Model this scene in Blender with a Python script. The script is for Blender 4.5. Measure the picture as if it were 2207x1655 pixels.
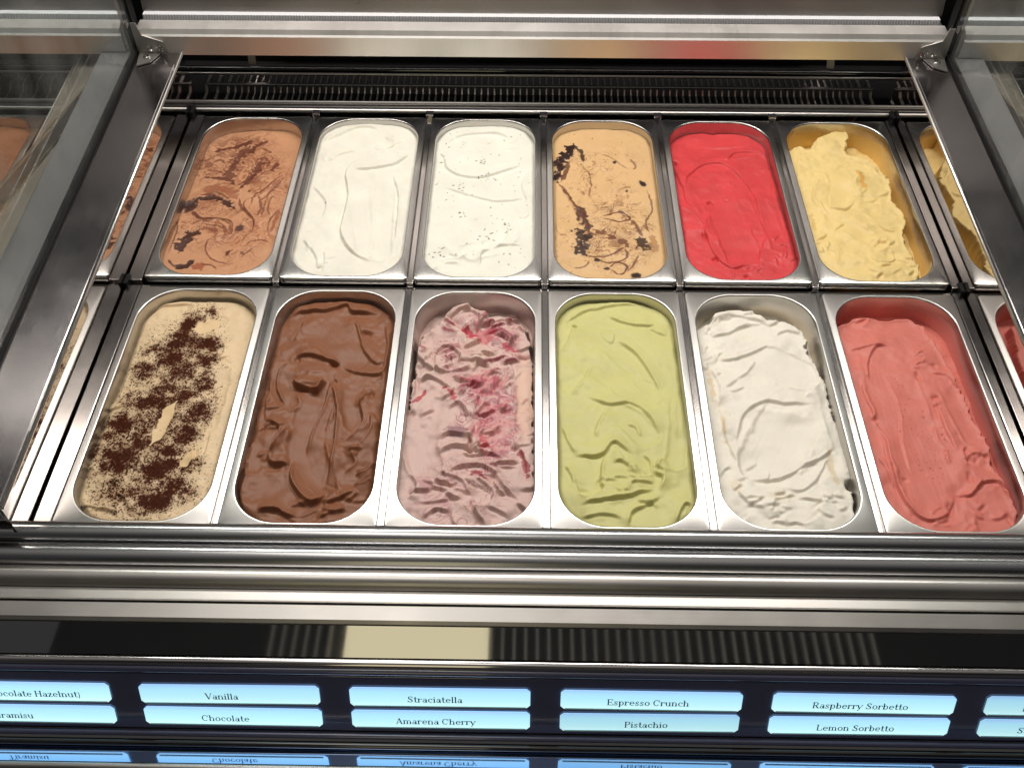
import bpy, bmesh, math, random
import numpy as np
from mathutils import Vector, Matrix

for o in list(bpy.data.objects):
    bpy.data.objects.remove(o)
S = bpy.context.scene
COL = S.collection
RAD = math.radians

# ------------------------------------------------------------------ camera
cam_d = bpy.data.cameras.new('camera')
cam = bpy.data.objects.new('camera', cam_d)
COL.objects.link(cam)
S.camera = cam
cam_d.sensor_width = 36.0
cam_d.lens = 2119.74 / 2207.0 * 36.0
cam_d.clip_start = 0.02
cam_d.clip_end = 100
PITCH, YAW, ROLL = 0.8545, -0.0173, 0.0016
_f = Vector((math.sin(YAW) * math.cos(PITCH), math.cos(YAW) * math.cos(PITCH), -math.sin(PITCH)))
_r = Vector((math.cos(YAW), -math.sin(YAW), 0))
_d = _f.cross(_r)
_r2 = math.cos(ROLL) * _r + math.sin(ROLL) * _d
_d2 = -math.sin(ROLL) * _r + math.cos(ROLL) * _d
cam.matrix_world = Matrix(((_r2.x, -_d2.x, -_f.x, -0.0261), (_r2.y, -_d2.y, -_f.y, -0.9106),
                           (_r2.z, -_d2.z, -_f.z, 0.8595), (0, 0, 0, 1)))

# ------------------------------------------------------------------ world, lamps, exposure
W = bpy.data.worlds.new('World')
S.world = W
W.use_nodes = True
nt = W.node_tree
bg = nt.nodes['Background']
tc = nt.nodes.new('ShaderNodeTexCoord')
sx = nt.nodes.new('ShaderNodeSeparateXYZ')
nt.links.new(tc.outputs['Generated'], sx.inputs[0])
ramp = nt.nodes.new('ShaderNodeValToRGB')          # the dim room: dark floor level, warm ceiling
ramp.color_ramp.elements[0].position = 0.0
ramp.color_ramp.elements[0].color = (0.050, 0.047, 0.045, 1)
ramp.color_ramp.elements[1].position = 1.0
ramp.color_ramp.elements[1].color = (0.62, 0.58, 0.53, 1)
e = ramp.color_ramp.elements.new(0.50); e.color = (0.075, 0.072, 0.075, 1)
e = ramp.color_ramp.elements.new(0.72); e.color = (0.095, 0.093, 0.093, 1)
e = ramp.color_ramp.elements.new(0.86); e.color = (0.26, 0.245, 0.23, 1)
nt.links.new(sx.outputs['Z'], ramp.inputs[0])
nt.links.new(ramp.outputs[0], bg.inputs[0])
bg.inputs[1].default_value = WORLD_STRENGTH = 0.75


def area(name, loc, target, sx_, sy_, power, color):
    l = bpy.data.lights.new(name, 'AREA')
    l.shape = 'RECTANGLE'
    l.size, l.size_y = sx_, sy_
    l.energy = power
    l.color = color
    o = bpy.data.objects.new(name, l)
    COL.objects.link(o)
    o.location = loc
    o.rotation_euler = (Vector(target) - Vector(loc)).to_track_quat('-Z', 'Y').to_euler()
    return o


area('canopy_lamp', (0, 0.52, 1.14), (0, -0.20, 0), 1.9, 0.16, 22.0, (1.0, 0.945, 0.87))
area('ceiling_lamp', (-0.5, -0.2, 2.3), (-0.1, 0, 0), 1.2, 0.7, 7.0, (1.0, 0.95, 0.88))

S.view_settings.view_transform = 'Standard'
S.view_settings.look = 'None'
S.view_settings.exposure = 0.0
S.view_settings.gamma = 1.0
S.view_settings.use_curve_mapping = False
S.render.resolution_x = 1024
S.render.resolution_y = 767
S.render.engine = 'CYCLES'
S.cycles.max_bounces = 10
S.cycles.glossy_bounces = 6
S.cycles.transparent_max_bounces = 12
S.cycles.caustics_reflective = False
S.cycles.caustics_refractive = False
S.cycles.sample_clamp_indirect = 4.0


# ------------------------------------------------------------------ materials
def lin(r, g, b):
    def c(v):
        v /= 255.0
        return v / 12.92 if v <= 0.04045 else ((v + 0.055) / 1.055) ** 2.4
    return (c(r), c(g), c(b))


class NT:
    def __init__(s, name):
        s.m = bpy.data.materials.new(name)
        s.m.use_nodes = True
        s.t = s.m.node_tree
        s.b = s.t.nodes['Principled BSDF']
        s.out = s.t.nodes['Material Output']

    def n(s, typ, **kw):
        nd = s.t.nodes.new(typ)
        for k, v in kw.items():
            if k.startswith('i_'):
                nd.inputs[k[2:].replace('_', ' ')].default_value = v
            else:
                setattr(nd, k, v)
        return nd

    def l(s, a, b):
        s.t.links.new(a, b)


def steel(name, col=(0.56, 0.54, 0.52), rough=0.22, brush=None, brush_amt=0.12, aniso=0.0, smudge=0.06, bump=0.0):
    k = NT(name)
    b = k.b
    b.inputs['Metallic'].default_value = 1.0
    b.inputs['Base Color'].default_value = (*col, 1)
    b.inputs['Roughness'].default_value = rough
    tc = k.n('ShaderNodeTexCoord')
    big = k.n('ShaderNodeTexNoise', i_Scale=9.0, i_Detail=5.0, i_Roughness=0.6)
    k.l(tc.outputs['Object'], big.inputs['Vector'])
    mr = k.n('ShaderNodeMapRange')
    mr.inputs['From Min'].default_value = 0.3
    mr.inputs['From Max'].default_value = 0.7
    mr.inputs['To Min'].default_value = max(0.01, rough - smudge)
    mr.inputs['To Max'].default_value = rough + smudge
    k.l(big.outputs[0], mr.inputs['Value'])
    last = mr.outputs[0]
    if brush:
        mp = k.n('ShaderNodeMapping')
        mp.inputs['Scale'].default_value = brush
        k.l(tc.outputs['Object'], mp.inputs[0])
        nz = k.n('ShaderNodeTexNoise', i_Scale=1.0, i_Detail=3.0, i_Roughness=0.7)
        k.l(mp.outputs[0], nz.inputs['Vector'])
        ma = k.n('ShaderNodeMath', operation='MULTIPLY_ADD')
        k.l(nz.outputs[0], ma.inputs[0])
        ma.inputs[1].default_value = brush_amt
        k.l(last, ma.inputs[2])
        last = ma.outputs[0]
        if bump:
            bp = k.n('ShaderNodeBump', i_Strength=bump, i_Distance=0.0006)
            k.l(nz.outputs[0], bp.inputs['Height'])
            k.l(bp.outputs[0], b.inputs['Normal'])
    k.l(last, b.inputs['Roughness'])
    if aniso:
        b.inputs['Anisotropic'].default_value = aniso
        tg = k.n('ShaderNodeTangent', direction_type='RADIAL', axis='X')
        k.l(tg.outputs[0], b.inputs['Tangent'])
    return k.m


def plain(name, col, rough=0.5, metal=0.0, spec=0.5, var=0.12, coat=0.0, scale=30.0):
    k = NT(name)
    b = k.b
    b.inputs['Metallic'].default_value = metal
    b.inputs['Specular IOR Level'].default_value = spec
    b.inputs['Coat Weight'].default_value = coat
    b.inputs['Coat Roughness'].default_value = 0.03
    tc = k.n('ShaderNodeTexCoord')
    nz = k.n('ShaderNodeTexNoise', i_Scale=scale, i_Detail=6.0, i_Roughness=0.65)
    k.l(tc.outputs['Object'], nz.inputs['Vector'])
    mx = k.n('ShaderNodeMix', data_type='RGBA')
    mx.inputs['A'].default_value = (*[c * (1 - var) for c in col], 1)
    mx.inputs['B'].default_value = (*[min(1, c * (1 + var)) for c in col], 1)
    k.l(nz.outputs[0], mx.inputs['Factor'])
    k.l(mx.outputs['Result'], b.inputs['Base Color'])
    mr = k.n('ShaderNodeMapRange')
    mr.inputs['To Min'].default_value = max(0.0, rough - 0.06)
    mr.inputs['To Max'].default_value = rough + 0.06
    k.l(nz.outputs[0], mr.inputs['Value'])
    k.l(mr.outputs[0], b.inputs['Roughness'])
    return k.m


def thin_glass(name, tint=(0.93, 0.97, 0.96), rough=0.0):
    k = NT(name)
    k.t.nodes.remove(k.b)
    tr = k.n('ShaderNodeBsdfTransparent')
    tr.inputs[0].default_value = (*tint, 1)
    gl = k.n('ShaderNodeBsdfGlossy')
    gl.inputs['Roughness'].default_value = rough
    ge = k.n('ShaderNodeNewGeometry')                 # Schlick's law, the same from either side of the pane
    dt = k.n('ShaderNodeVectorMath', operation='DOT_PRODUCT')
    k.l(ge.outputs['Incoming'], dt.inputs[0])
    k.l(ge.outputs['Normal'], dt.inputs[1])
    ab = k.n('ShaderNodeMath', operation='ABSOLUTE')
    k.l(dt.outputs['Value'], ab.inputs[0])
    om = k.n('ShaderNodeMath', operation='SUBTRACT')
    om.inputs[0].default_value = 1.0
    k.l(ab.outputs[0], om.inputs[1])
    pw = k.n('ShaderNodeMath', operation='POWER')
    k.l(om.outputs[0], pw.inputs[0])
    pw.inputs[1].default_value = 5.0
    fr = k.n('ShaderNodeMath', operation='MULTIPLY_ADD')
    k.l(pw.outputs[0], fr.inputs[0])
    fr.inputs[1].default_value = 0.96
    fr.inputs[2].default_value = 0.04
    tcx = k.n('ShaderNodeTexCoord')
    nz = k.n('ShaderNodeTexNoise', i_Scale=3.0, i_Detail=4.0)
    k.l(tcx.outputs['Object'], nz.inputs['Vector'])
    ad = k.n('ShaderNodeMath', operation='MULTIPLY_ADD')
    k.l(nz.outputs[0], ad.inputs[0])
    ad.inputs[1].default_value = 0.02
    k.l(fr.outputs[0], ad.inputs[2])
    mx = k.n('ShaderNodeMixShader')
    k.l(ad.outputs[0], mx.inputs[0])
    k.l(tr.outputs[0], mx.inputs[1])
    k.l(gl.outputs[0], mx.inputs[2])
    df = k.n('ShaderNodeBsdfDiffuse')                 # pale diffuse streaks that imitate haze and soft reflections on the pane
    df.inputs[0].default_value = (0.75, 0.76, 0.74, 1)
    mp = k.n('ShaderNodeMapping')
    mp.inputs['Rotation'].default_value = (0.6, 0, 0)
    mp.inputs['Scale'].default_value = (1, 26, 2.2)
    k.l(tcx.outputs['Object'], mp.inputs[0])
    n3 = k.n('ShaderNodeTexNoise', i_Scale=1.0, i_Detail=5.0)
    k.l(mp.outputs[0], n3.inputs['Vector'])
    r3 = k.n('ShaderNodeMapRange')
    r3.inputs['From Min'].default_value = 0.40
    r3.inputs['From Max'].default_value = 0.75
    r3.inputs['To Min'].default_value = 0.02
    r3.inputs['To Max'].default_value = 0.11
    k.l(n3.outputs[0], r3.inputs['Value'])
    m3 = k.n('ShaderNodeMixShader')
    k.l(r3.outputs[0], m3.inputs[0])
    k.l(mx.outputs[0], m3.inputs[1])
    k.l(df.outputs[0], m3.inputs[2])
    k.l(m3.outputs[0], k.out.inputs[0])
    return k.m


M = {}
M['steel_pan'] = steel('pan_steel', (0.54, 0.525, 0.51), 0.29, (120, 8, 8), 0.06, smudge=0.03)
M['steel_polished'] = steel('polished_steel', (0.50, 0.48, 0.48), 0.07, None, smudge=0.02)
M['steel_filler'] = steel('filler_steel', (0.50, 0.47, 0.455), 0.17, None, smudge=0.03)
M['shelf_mirror'] = steel('glow_tinted_mirror', (0.42, 0.58, 0.95), 0.06, None, smudge=0.02)  # blue of the labels' reflected glow put into the base colour
M['steel_mirror'] = steel('mirror_steel', (0.66, 0.63, 0.61), 0.035, None, smudge=0.02)
M['steel_brushed_x'] = steel('brushed_steel_along', (0.48, 0.45, 0.44), 0.26, (4, 500, 500), 0.14, bump=0.12)
M['steel_brushed_v'] = steel('brushed_steel_across', (0.78, 0.76, 0.74), 0.34, (420, 6, 6), 0.22, bump=0.25)
M['steel_satin'] = steel('satin_steel', (0.50, 0.48, 0.46), 0.30, (5, 300, 300), 0.10)
M['steel_dark'] = steel('dark_steel', (0.30, 0.28, 0.275), 0.25, (6, 200, 200), 0.10)
M['steel_ledge'] = steel('ledge_steel', (0.36, 0.33, 0.335), 0.15, (300, 5, 300), 0.08)
M['grey_paint'] = plain('grey_plastic', (0.20, 0.185, 0.19), 0.38, var=0.05)
M['black'] = plain('black_rubber', (0.004, 0.004, 0.004), 0.6, var=0.3, spec=0.2)
M['black_vent'] = plain('black_vent_plastic', (0.012, 0.011, 0.012), 0.32, var=0.3)
M['black_gloss'] = plain('black_gloss_panel', (0.006, 0.006, 0.007), 0.04, var=0.2, coat=1.0, scale=6.0)
M['navy_gloss'] = plain('navy_gloss_panel', (0.070, 0.075, 0.150), 0.22, var=0.25, coat=1.0, scale=5.0)
M['strip_mirror'] = steel('dark_mirror', (0.56, 0.56, 0.56), 0.03, None, smudge=0.01)
M['steel_rail'] = steel('rail_steel', (0.42, 0.42, 0.43), 0.22, None, smudge=0.015)
M['steel_warm'] = steel('warm_edge_steel', (0.80, 0.66, 0.46), 0.30)
M['steel_plate'] = steel('plate_steel', (0.34, 0.29, 0.24), 0.42, (6, 300, 300), 0.10)
M['glass'] = thin_glass('clear_glass')
M['screw'] = steel('screw_steel', (0.75, 0.74, 0.72), 0.12, None, smudge=0.03)


# ------------------------------------------------------------------ mesh helpers
def link(name, me, mat=None, parent=None, smooth=False):
    o = bpy.data.objects.new(name, me)
    COL.objects.link(o)
    if mat is not None and not me.materials:
        me.materials.append(mat)
    if parent is not None:
        o.parent = parent
    if smooth:
        me.polygons.foreach_set('use_smooth', [True] * len(me.polygons))
    return o


def empty(name, loc=(0, 0, 0)):
    o = bpy.data.objects.new(name, None)
    COL.objects.link(o)
    o.location = loc
    o.empty_display_size = 0.05
    return o


def tag(o, label, cat, group=None):
    o['label'] = label
    o['category'] = cat
    if group:
        o['group'] = group
    return o


def box_me(name, x0, x1, y0, y1, z0, z1, bevel=0.0, seg=2):
    bm = bmesh.new()
    bmesh.ops.create_cube(bm, size=1.0)
    for v in bm.verts:
        v.co = Vector((x0 + (v.co.x + .5) * (x1 - x0), y0 + (v.co.y + .5) * (y1 - y0), z0 + (v.co.z + .5) * (z1 - z0)))
    if bevel:
        bmesh.ops.bevel(bm, geom=bm.edges[:], offset=bevel, segments=seg, affect='EDGES', profile=0.6)
    me = bpy.data.meshes.new(name)
    bm.to_mesh(me)
    bm.free()
    return me


def box(name, x0, x1, y0, y1, z0, z1, mat, parent=None, bevel=0.0):
    return link(name, box_me(name, x0, x1, y0, y1, z0, z1, bevel), mat, parent)


def poly_me(name, verts, faces):
    me = bpy.data.meshes.new(name)
    me.from_pydata([tuple(v) for v in verts], [], faces)
    me.update()
    return me


def extrude_x(name, prof, x0, x1, mat, parent=None, closed=True, smooth=True, nx=1):
    """prof: list of (y, z) going round; closed solid along X"""
    n = len(prof)
    vs, fs = [], []
    for i in range(nx + 1):
        x = x0 + (x1 - x0) * i / nx
        vs += [(x, y, z) for y, z in prof]
    for i in range(nx):
        for k in range(n):
            k2 = (k + 1) % n
            fs.append((i * n + k, i * n + k2, (i + 1) * n + k2, (i + 1) * n + k))
    fs.append(tuple(range(n))[::-1])
    fs.append(tuple(nx * n + k for k in range(n)))
    me = poly_me(name, vs, fs)
    o = link(name, me, mat, parent)
    if smooth:
        me.polygons.foreach_set('use_smooth', [True] * len(me.polygons))
        me.set_sharp_from_angle(angle=RAD(35))
    bm = bmesh.new(); bm.from_mesh(me); bmesh.ops.recalc_face_normals(bm, faces=bm.faces); bm.to_mesh(me); bm.free()
    return o


def circ(cy, cz, r, n=28, ry=None):
    return [(cy + r * math.cos(2 * math.pi * k / n), cz + (ry or r) * math.sin(2 * math.pi * k / n)) for k in range(n)]


def cyl_me(name, r, h, n=16, hole=0.0):
    """short cylinder along +Z from 0 to h with a bevelled rim; optional recessed socket"""
    rings = [(r, 0), (r, h * .7), (r * .85, h)]
    if hole:
        rings += [(hole, h), (hole * .9, h * .35), (0.0001, h * .35)]
    else:
        rings += [(0.0001, h * 1.05)]
    vs = [(rr * math.cos(2 * math.pi * k / n), rr * math.sin(2 * math.pi * k / n), z) for rr, z in rings for k in range(n)]
    fs = [(i * n + k, i * n + (k + 1) % n, (i + 1) * n + (k + 1) % n, (i + 1) * n + k) for i in range(len(rings) - 1) for k in range(n)]
    return poly_me(name, vs, fs)


def slab(name, pts, off, mat, parent=None, bevel=0.0):
    """solid from a planar polygon pts and an offset vector"""
    n = len(pts)
    off = Vector(off)
    vs = [Vector(p) for p in pts] + [Vector(p) + off for p in pts]
    fs = [tuple(range(n))[::-1], tuple(range(n, 2 * n))] + [(k, (k + 1) % n, n + (k + 1) % n, n + k) for k in range(n)]
    bm = bmesh.new()
    bv = [bm.verts.new(v) for v in vs]
    for f in fs:
        bm.faces.new([bv[i] for i in f])
    bmesh.ops.recalc_face_normals(bm, faces=bm.faces)
    if bevel:
        bmesh.ops.bevel(bm, geom=bm.edges[:], offset=bevel, segments=2, affect='EDGES', profile=0.6)
    me = bpy.data.meshes.new(name)
    bm.to_mesh(me)
    bm.free()
    return link(name, me, mat, parent)


def rrect(hx, hy, r, nc=12):
    pts = []
    for cx, cy, a0 in ((hx - r, hy - r, 0), (-hx + r, hy - r, 90), (-hx + r, -hy + r, 180), (hx - r, -hy + r, 270)):
        for k in range(nc + 1):
            a = RAD(a0 + 90 * k / nc)
            pts.append((cx + r * math.cos(a), cy + r * math.sin(a)))
    return pts


# ------------------------------------------------------------------ layout numbers
P = 0.172                      # pitch of the pans
SEAM_L, SEAM_R = -0.5345, 0.5275  # feet of the mirror side walls
ROW = {'far': 0.1865, 'near': -0.1830}
ROWZ = {'far': 0.004, 'near': 0.0}
LEDGE_L = lambda y: 0.0715 + 0.0400 * y
LEDGE_R = lambda y: 0.0745 + 0.0340 * y
REAR, FRONT = 0.405, -0.46

# ------------------------------------------------------------------ the display case
case = empty('gelato_display_case', (0, 0, -0.2))
tag(case, 'stainless steel gelato display case with glass sides holding two rows of pans', 'display case')


def kid(o):
    """child of the case that keeps its world coordinates"""
    o.parent = case
    o.matrix_parent_inverse = Matrix.Translation((0, 0, 0.2))
    return o


# floor of the well and outer walls (closes the case)
kid(box('well_floor', -1.25, 1.25, -0.50, 0.62, -0.20, -0.185, M['steel_dark']))

# mirror side walls
def side_wall(name, seam, ledge, sgn):
    pts = [(seam, FRONT + .08, -0.18), (seam, REAR, -0.18), (seam, REAR, ledge(REAR)), (seam, FRONT + .08, ledge(FRONT + .08))]
    w = kid(slab(name, pts, (sgn * 0.003, 0, 0), M['steel_mirror']))
    # ledge on top, rounded inner nose
    return w


GL, GR = -0.6030, 0.5890
side_wall('mirror_side_wall', SEAM_L, LEDGE_L, -1)
side_wall('mirror_side_wall', SEAM_R, LEDGE_R, 1)


def ledge(name, xa, xb, zf, mat, y0=FRONT + .08, y1=REAR, th=0.02, dz=0.0, bevel=0.0015):
    z0, z1 = zf(y0) + dz, zf(y1) + dz
    pts = [(xa, y0, z0), (xb, y0, z0), (xb, y1, z1), (xa, y1, z1)]
    return kid(slab(name, pts, (0, 0, -th), mat, bevel=bevel))


ledge('ledge', SEAM_L - 0.0032, GL + .004, LEDGE_L, M['steel_ledge'])
ledge('ledge', SEAM_R + 0.0032, GR - .004, LEDGE_R, M['steel_ledge'])
for xs, zf, s in ((SEAM_L, LEDGE_L, 1), (SEAM_R, LEDGE_R, -1)):
    y0, y1 = FRONT + .08, REAR
    me = poly_me('edge_trim', [], [])
    prof = circ(0, 0, 0.0022, 10)
    vs = [(xs + 0.0012 * s + a, y, zf(y) + 0.0005 + b) for y in (y0, y1) for a, b in prof]
    n = len(prof)
    fs = [(k, (k + 1) % n, n + (k + 1) % n, n + k) for k in range(n)] + [tuple(range(n)), tuple(range(n, 2 * n))[::-1]]
    kid(link('edge_trim', poly_me('edge_trim', vs, fs), M['steel_pan'], smooth=True))
for xg, zf in ((GL, LEDGE_L), (GR, LEDGE_R)):
    ledge('gasket', xg - .0050, xg + .0060, zf, M['black'], dz=0.0045, th=0.015)
    # side glass standing in the gasket
    y0, y1 = FRONT + .08, REAR + 0.002
    pts = [(xg - .003, y0, zf(y0) + .001), (xg - .003, y1, zf(y1) + .001), (xg - .003, y1, 0.75), (xg - .003, y0, 0.60)]
    kid(slab('side_glass', pts, (.006, 0, 0), M['glass']))
    # rear post that holds the glass
    kid(box('glass_post', xg - .006, xg + .006, REAR + .003, REAR + .022, zf(REAR), 0.78, M['black']))
    s = -1 if xg < 0 else 1
    xs_ = sorted((xg + s * .0075, xg + s * .012))
    kid(box('post_trim', xs_[0], xs_[1], REAR + .004, REAR + .020, zf(REAR) + .02, 0.78, M['steel_brushed_v']))
    # outer half of the ledge, seen through the glass
    a, b = (xg - .006, xg - .050) if xg < 0 else (xg + .006, xg + .050)
    ledge('outer_ledge', a, b, zf, M['grey_paint'], dz=0.001, y1=REAR + .02)
    # sloping neighbour plates beyond
    z_ = zf
    a2, b2 = (b - .002, b - .045) if xg < 0 else (b + .002, b + .045)
    ledge('outer_plate', a2, b2, lambda y: z_(y) - 0.020, M['steel_plate'], y1=REAR + .02)
    ledge('outer_trim', b2 - s * .0002, b2 + s * .0025, lambda y: z_(y) - 0.018, M['steel_pan'], y1=REAR + .02)

for X_, sg in ((-0.660, -1), (0.648, 1)):
    top = [(X_, 0.494, 0.046), (X_, 0.039, 0.122), (X_, -0.30, 0.178)]
    bot = [(X_, 0.327, 0.054), (X_, 0.015, 0.101), (X_, -0.30, 0.148)]
    kid(slab('side_plate', top + bot[::-1], (sg * .002, 0, 0), M['steel_plate']))
    for ln_ in (top, bot):
        vs, fs = [], []
        for q_ in ln_:
            vs += [(q_[0] + .0022 * math.cos(a_), q_[1], q_[2] + .0022 * math.sin(a_)) for a_ in (0.8, 2.4, 3.9, 5.5)]
        for i_ in range(2):
            fs += [(i_ * 4 + c_, i_ * 4 + (c_ + 1) % 4, i_ * 4 + 4 + (c_ + 1) % 4, i_ * 4 + 4 + c_) for c_ in range(4)]
        fs += [(3, 2, 1, 0), (8, 9, 10, 11)]
        kid(link('edge_trim', poly_me('edge_trim', vs, fs), M['steel_warm']))

# steel filler strips between the mirror walls and the pans
for xa, xb in ((SEAM_L + .0022, -3 * P + .0022), (3 * P - .0022, SEAM_R - .0022)):
    kid(box('filler_strip', xa, xb, 0.0035, 0.368, -0.012, -0.001 + .004, M['steel_filler'], bevel=.001))
    kid(box('filler_strip', xa, xb, -0.372, -0.0015, -0.012, -0.001, M['steel_filler'], bevel=.001))
# divider bars between the pans
for k in range(-2, 3):
    kid(box('divider_bar', k * P - .0042, k * P + .0042, 0.006, 0.372, -0.018, -0.0045 + .004, M['steel_filler'], bevel=.001))
    kid(box('divider_bar', k * P - .0042, k * P + .0042, -0.372, -0.0005, -0.018, -0.0045, M['steel_filler'], bevel=.001))
kid(box('cross_bar', SEAM_L + .004, SEAM_R - .004, -0.0005, 0.006, -0.022, -0.0075, M['steel_polished'], bevel=.001))
for k in range(-2, 3):
    kid(box('divider_clip', k * P - .006, k * P + .006, 0.366, 0.3785, -0.004, 0.0075, M['steel_polished'], bevel=.0015))

for xs_, s_ in ((SEAM_L, 1), (SEAM_R, -1)):      # black clips where the wall seams cross the rows
    for yy, zz, hy in ((0.0025, -0.001, 0.009), (0.372, 0.004, 0.010)):
        c_ = sorted((xs_ + s_ * .0004, xs_ + s_ * .0062))
        kid(box('seam_clip', c_[0], c_[1], yy - hy, yy + hy, zz - .01, zz + .0075, M['black'], bevel=.0015))

# rear trim: two rounded lips with a shallow channel between, then the vent
kid(extrude_x('rear_lip', circ(0.3815, 0.0035, 0.0034, 16), -1.25, 1.25, M['steel_pan']))
kid(box('rear_channel', -1.25, 1.25, 0.3835, 0.4015, -0.02, 0.001, M['steel_polished']))
kid(extrude_x('rear_lip', circ(0.4035, 0.0035, 0.0030, 16), -1.25, 1.25, M['steel_pan']))

grille = kid(empty('vent_grille', (0, 0.44, 0)))
grille.matrix_parent_inverse = Matrix.Translation((0, 0, 0.2))


def gkid(o):
    o.parent = grille
    o.matrix_parent_inverse = Matrix.Translation((0, -0.44, 0))
    return o


def slat_mesh(w):
    # a bent blade: rises from the lip, kinks and runs back
    prof = [(0.408, -0.016), (0.408, -0.008), (0.446, -0.008), (0.456, 0.000), (0.482, 0.0005), (0.482, -0.008), (0.460, -0.009), (0.449, -0.018)]
    n = len(prof)
    vs = [(sx_ * w / 2, y, z) for sx_ in (-1, 1) for y, z in prof]
    fs = [tuple(range(n)), tuple(range(n, 2 * n))[::-1]] + [(k, n + k, n + (k + 1) % n, (k + 1) % n) for k in range(n)]
    me = poly_me('slat', vs, fs)
    bm = bmesh.new(); bm.from_mesh(me); bmesh.ops.recalc_face_normals(bm, faces=bm.faces); bm.to_mesh(me); bm.free()
    return me


M['slat'] = steel('slat_metal', (0.62, 0.58, 0.54), 0.35)
sm = slat_mesh(0.0022)
sm.materials.append(M['slat'])
sw = slat_mesh(0.0045)
sw.materials.append(M['slat'])
for i in range(96):
    o = gkid(link('slat', sm)); o.location = (0, 0, 0); o.location.x = -0.4845 + i * 0.0102
for x in (-0.530, -0.513, -0.496, 0.4965, 0.512):
    o = gkid(link('slat', sw)); o.location.x = x
for sgn in (-1, 1):                       # the neighbouring sections' grilles
    for i in range(16):
        o = gkid(link('slat', sm)); o.location.x = sgn * (0.735 + i * 0.0215)
gkid(box('vent_bed', -1.25, 1.25, 0.4065, 0.60, -0.16, -0.045, M['black_vent']))
gkid(box('vent_ledge', -0.53, 0.515, 0.4515, 0.4575, 0.0012, 0.0034, M['steel_dark'], bevel=.0008))
kid(extrude_x('vent_rail', circ(0.4865, 0.0005, 0.0024, 12), -1.25, 1.25, M['steel_pan']))
kid(extrude_x('vent_rod', circ(0.5000, 0.0005, 0.0050, 20), -1.25, 1.25, M['black_gloss']))
kid(box('duct_back', -1.25, 1.25, 0.60, 0.61, -0.18, 0.13, M['black_vent']))
for i in range(60):                       # faint ribs at the back of the duct
    o = gkid(link('rib', bpy.data.meshes.get('rib') or box_me('rib', -.0012, .0012, 0.590, 0.5995, -0.03, 0.05), M['black_vent']))
    o.location.x = -0.44 + i * 0.0149
for x in (-0.475, 0.455):
    kid(slab('duct_strut', [(x, 0.515, 0.0), (x + .012, 0.515, 0.0), (x + .004, 0.56, 0.10), (x - .008, 0.56, 0.10)], (0, .003, 0), M['steel_dark']))

# rear bar, its brackets, the light bar above it and the leaning back panel
BX0, BX1 = GL + .009, GR - .009
def rear_bars(x0, x1):
    kid(extrude_x('rear_bar', [(0.4008, 0.0836), (0.3985, 0.0850), (0.3985, 0.1140), (0.4010, 0.1165), (0.4050, 0.1225), (0.430, 0.1225), (0.430, 0.0836)], x0, x1, M['steel_brushed_v'], smooth=False))
    kid(box('rear_shelf', x0, x1, 0.4305, 0.4445, 0.090, 0.104, M['steel_dark']))
    kid(box('light_bar_base', x0, x1, 0.4380, 0.4600, 0.1045, 0.1185, M['steel_satin']))
    kid(slab('back_panel', [(x0, 0.449, 0.1262), (x1, 0.449, 0.1262), (x1, 0.525, 0.45), (x0, 0.525, 0.45)], (0, 0.004, 0.0), M['steel_brushed_x']))


rear_bars(BX0, BX1)
rear_bars(-1.25, GL - .013)
rear_bars(GR + .013, 1.25)
# serrated strip: a zigzag of small prisms along the light bar
def serrated(x0, x1, step=0.0042):
    n = int((x1 - x0) / step)
    vs, fs = [], []
    for i in range(n * 2 + 1):
        x = x0 + i * step / 2
        d = 0.0011 if i % 2 else 0.0
        vs += [(x, 0.4378 - d, 0.1188), (x, 0.4392 - d, 0.1262), (x, 0.4485, 0.1262), (x, 0.4485, 0.1188)]
    for i in range(n * 2):
        a = i * 4
        fs += [(a, a + 4, a + 5, a + 1), (a + 1, a + 5, a + 6, a + 2), (a + 3, a + 2, a + 6, a + 7), (a, a + 3, a + 7, a + 4)]
    return kid(link('light_bar', poly_me('light_bar', vs, fs), M['serrated']))


M['serrated'] = plain('diffuser_plastic', (0.72, 0.72, 0.75), 0.25, var=0.06)
serrated(BX0 + .002, BX1 - .002)
serrated(-1.25, GL - .015)
serrated(GR + .015, 1.25)

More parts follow.
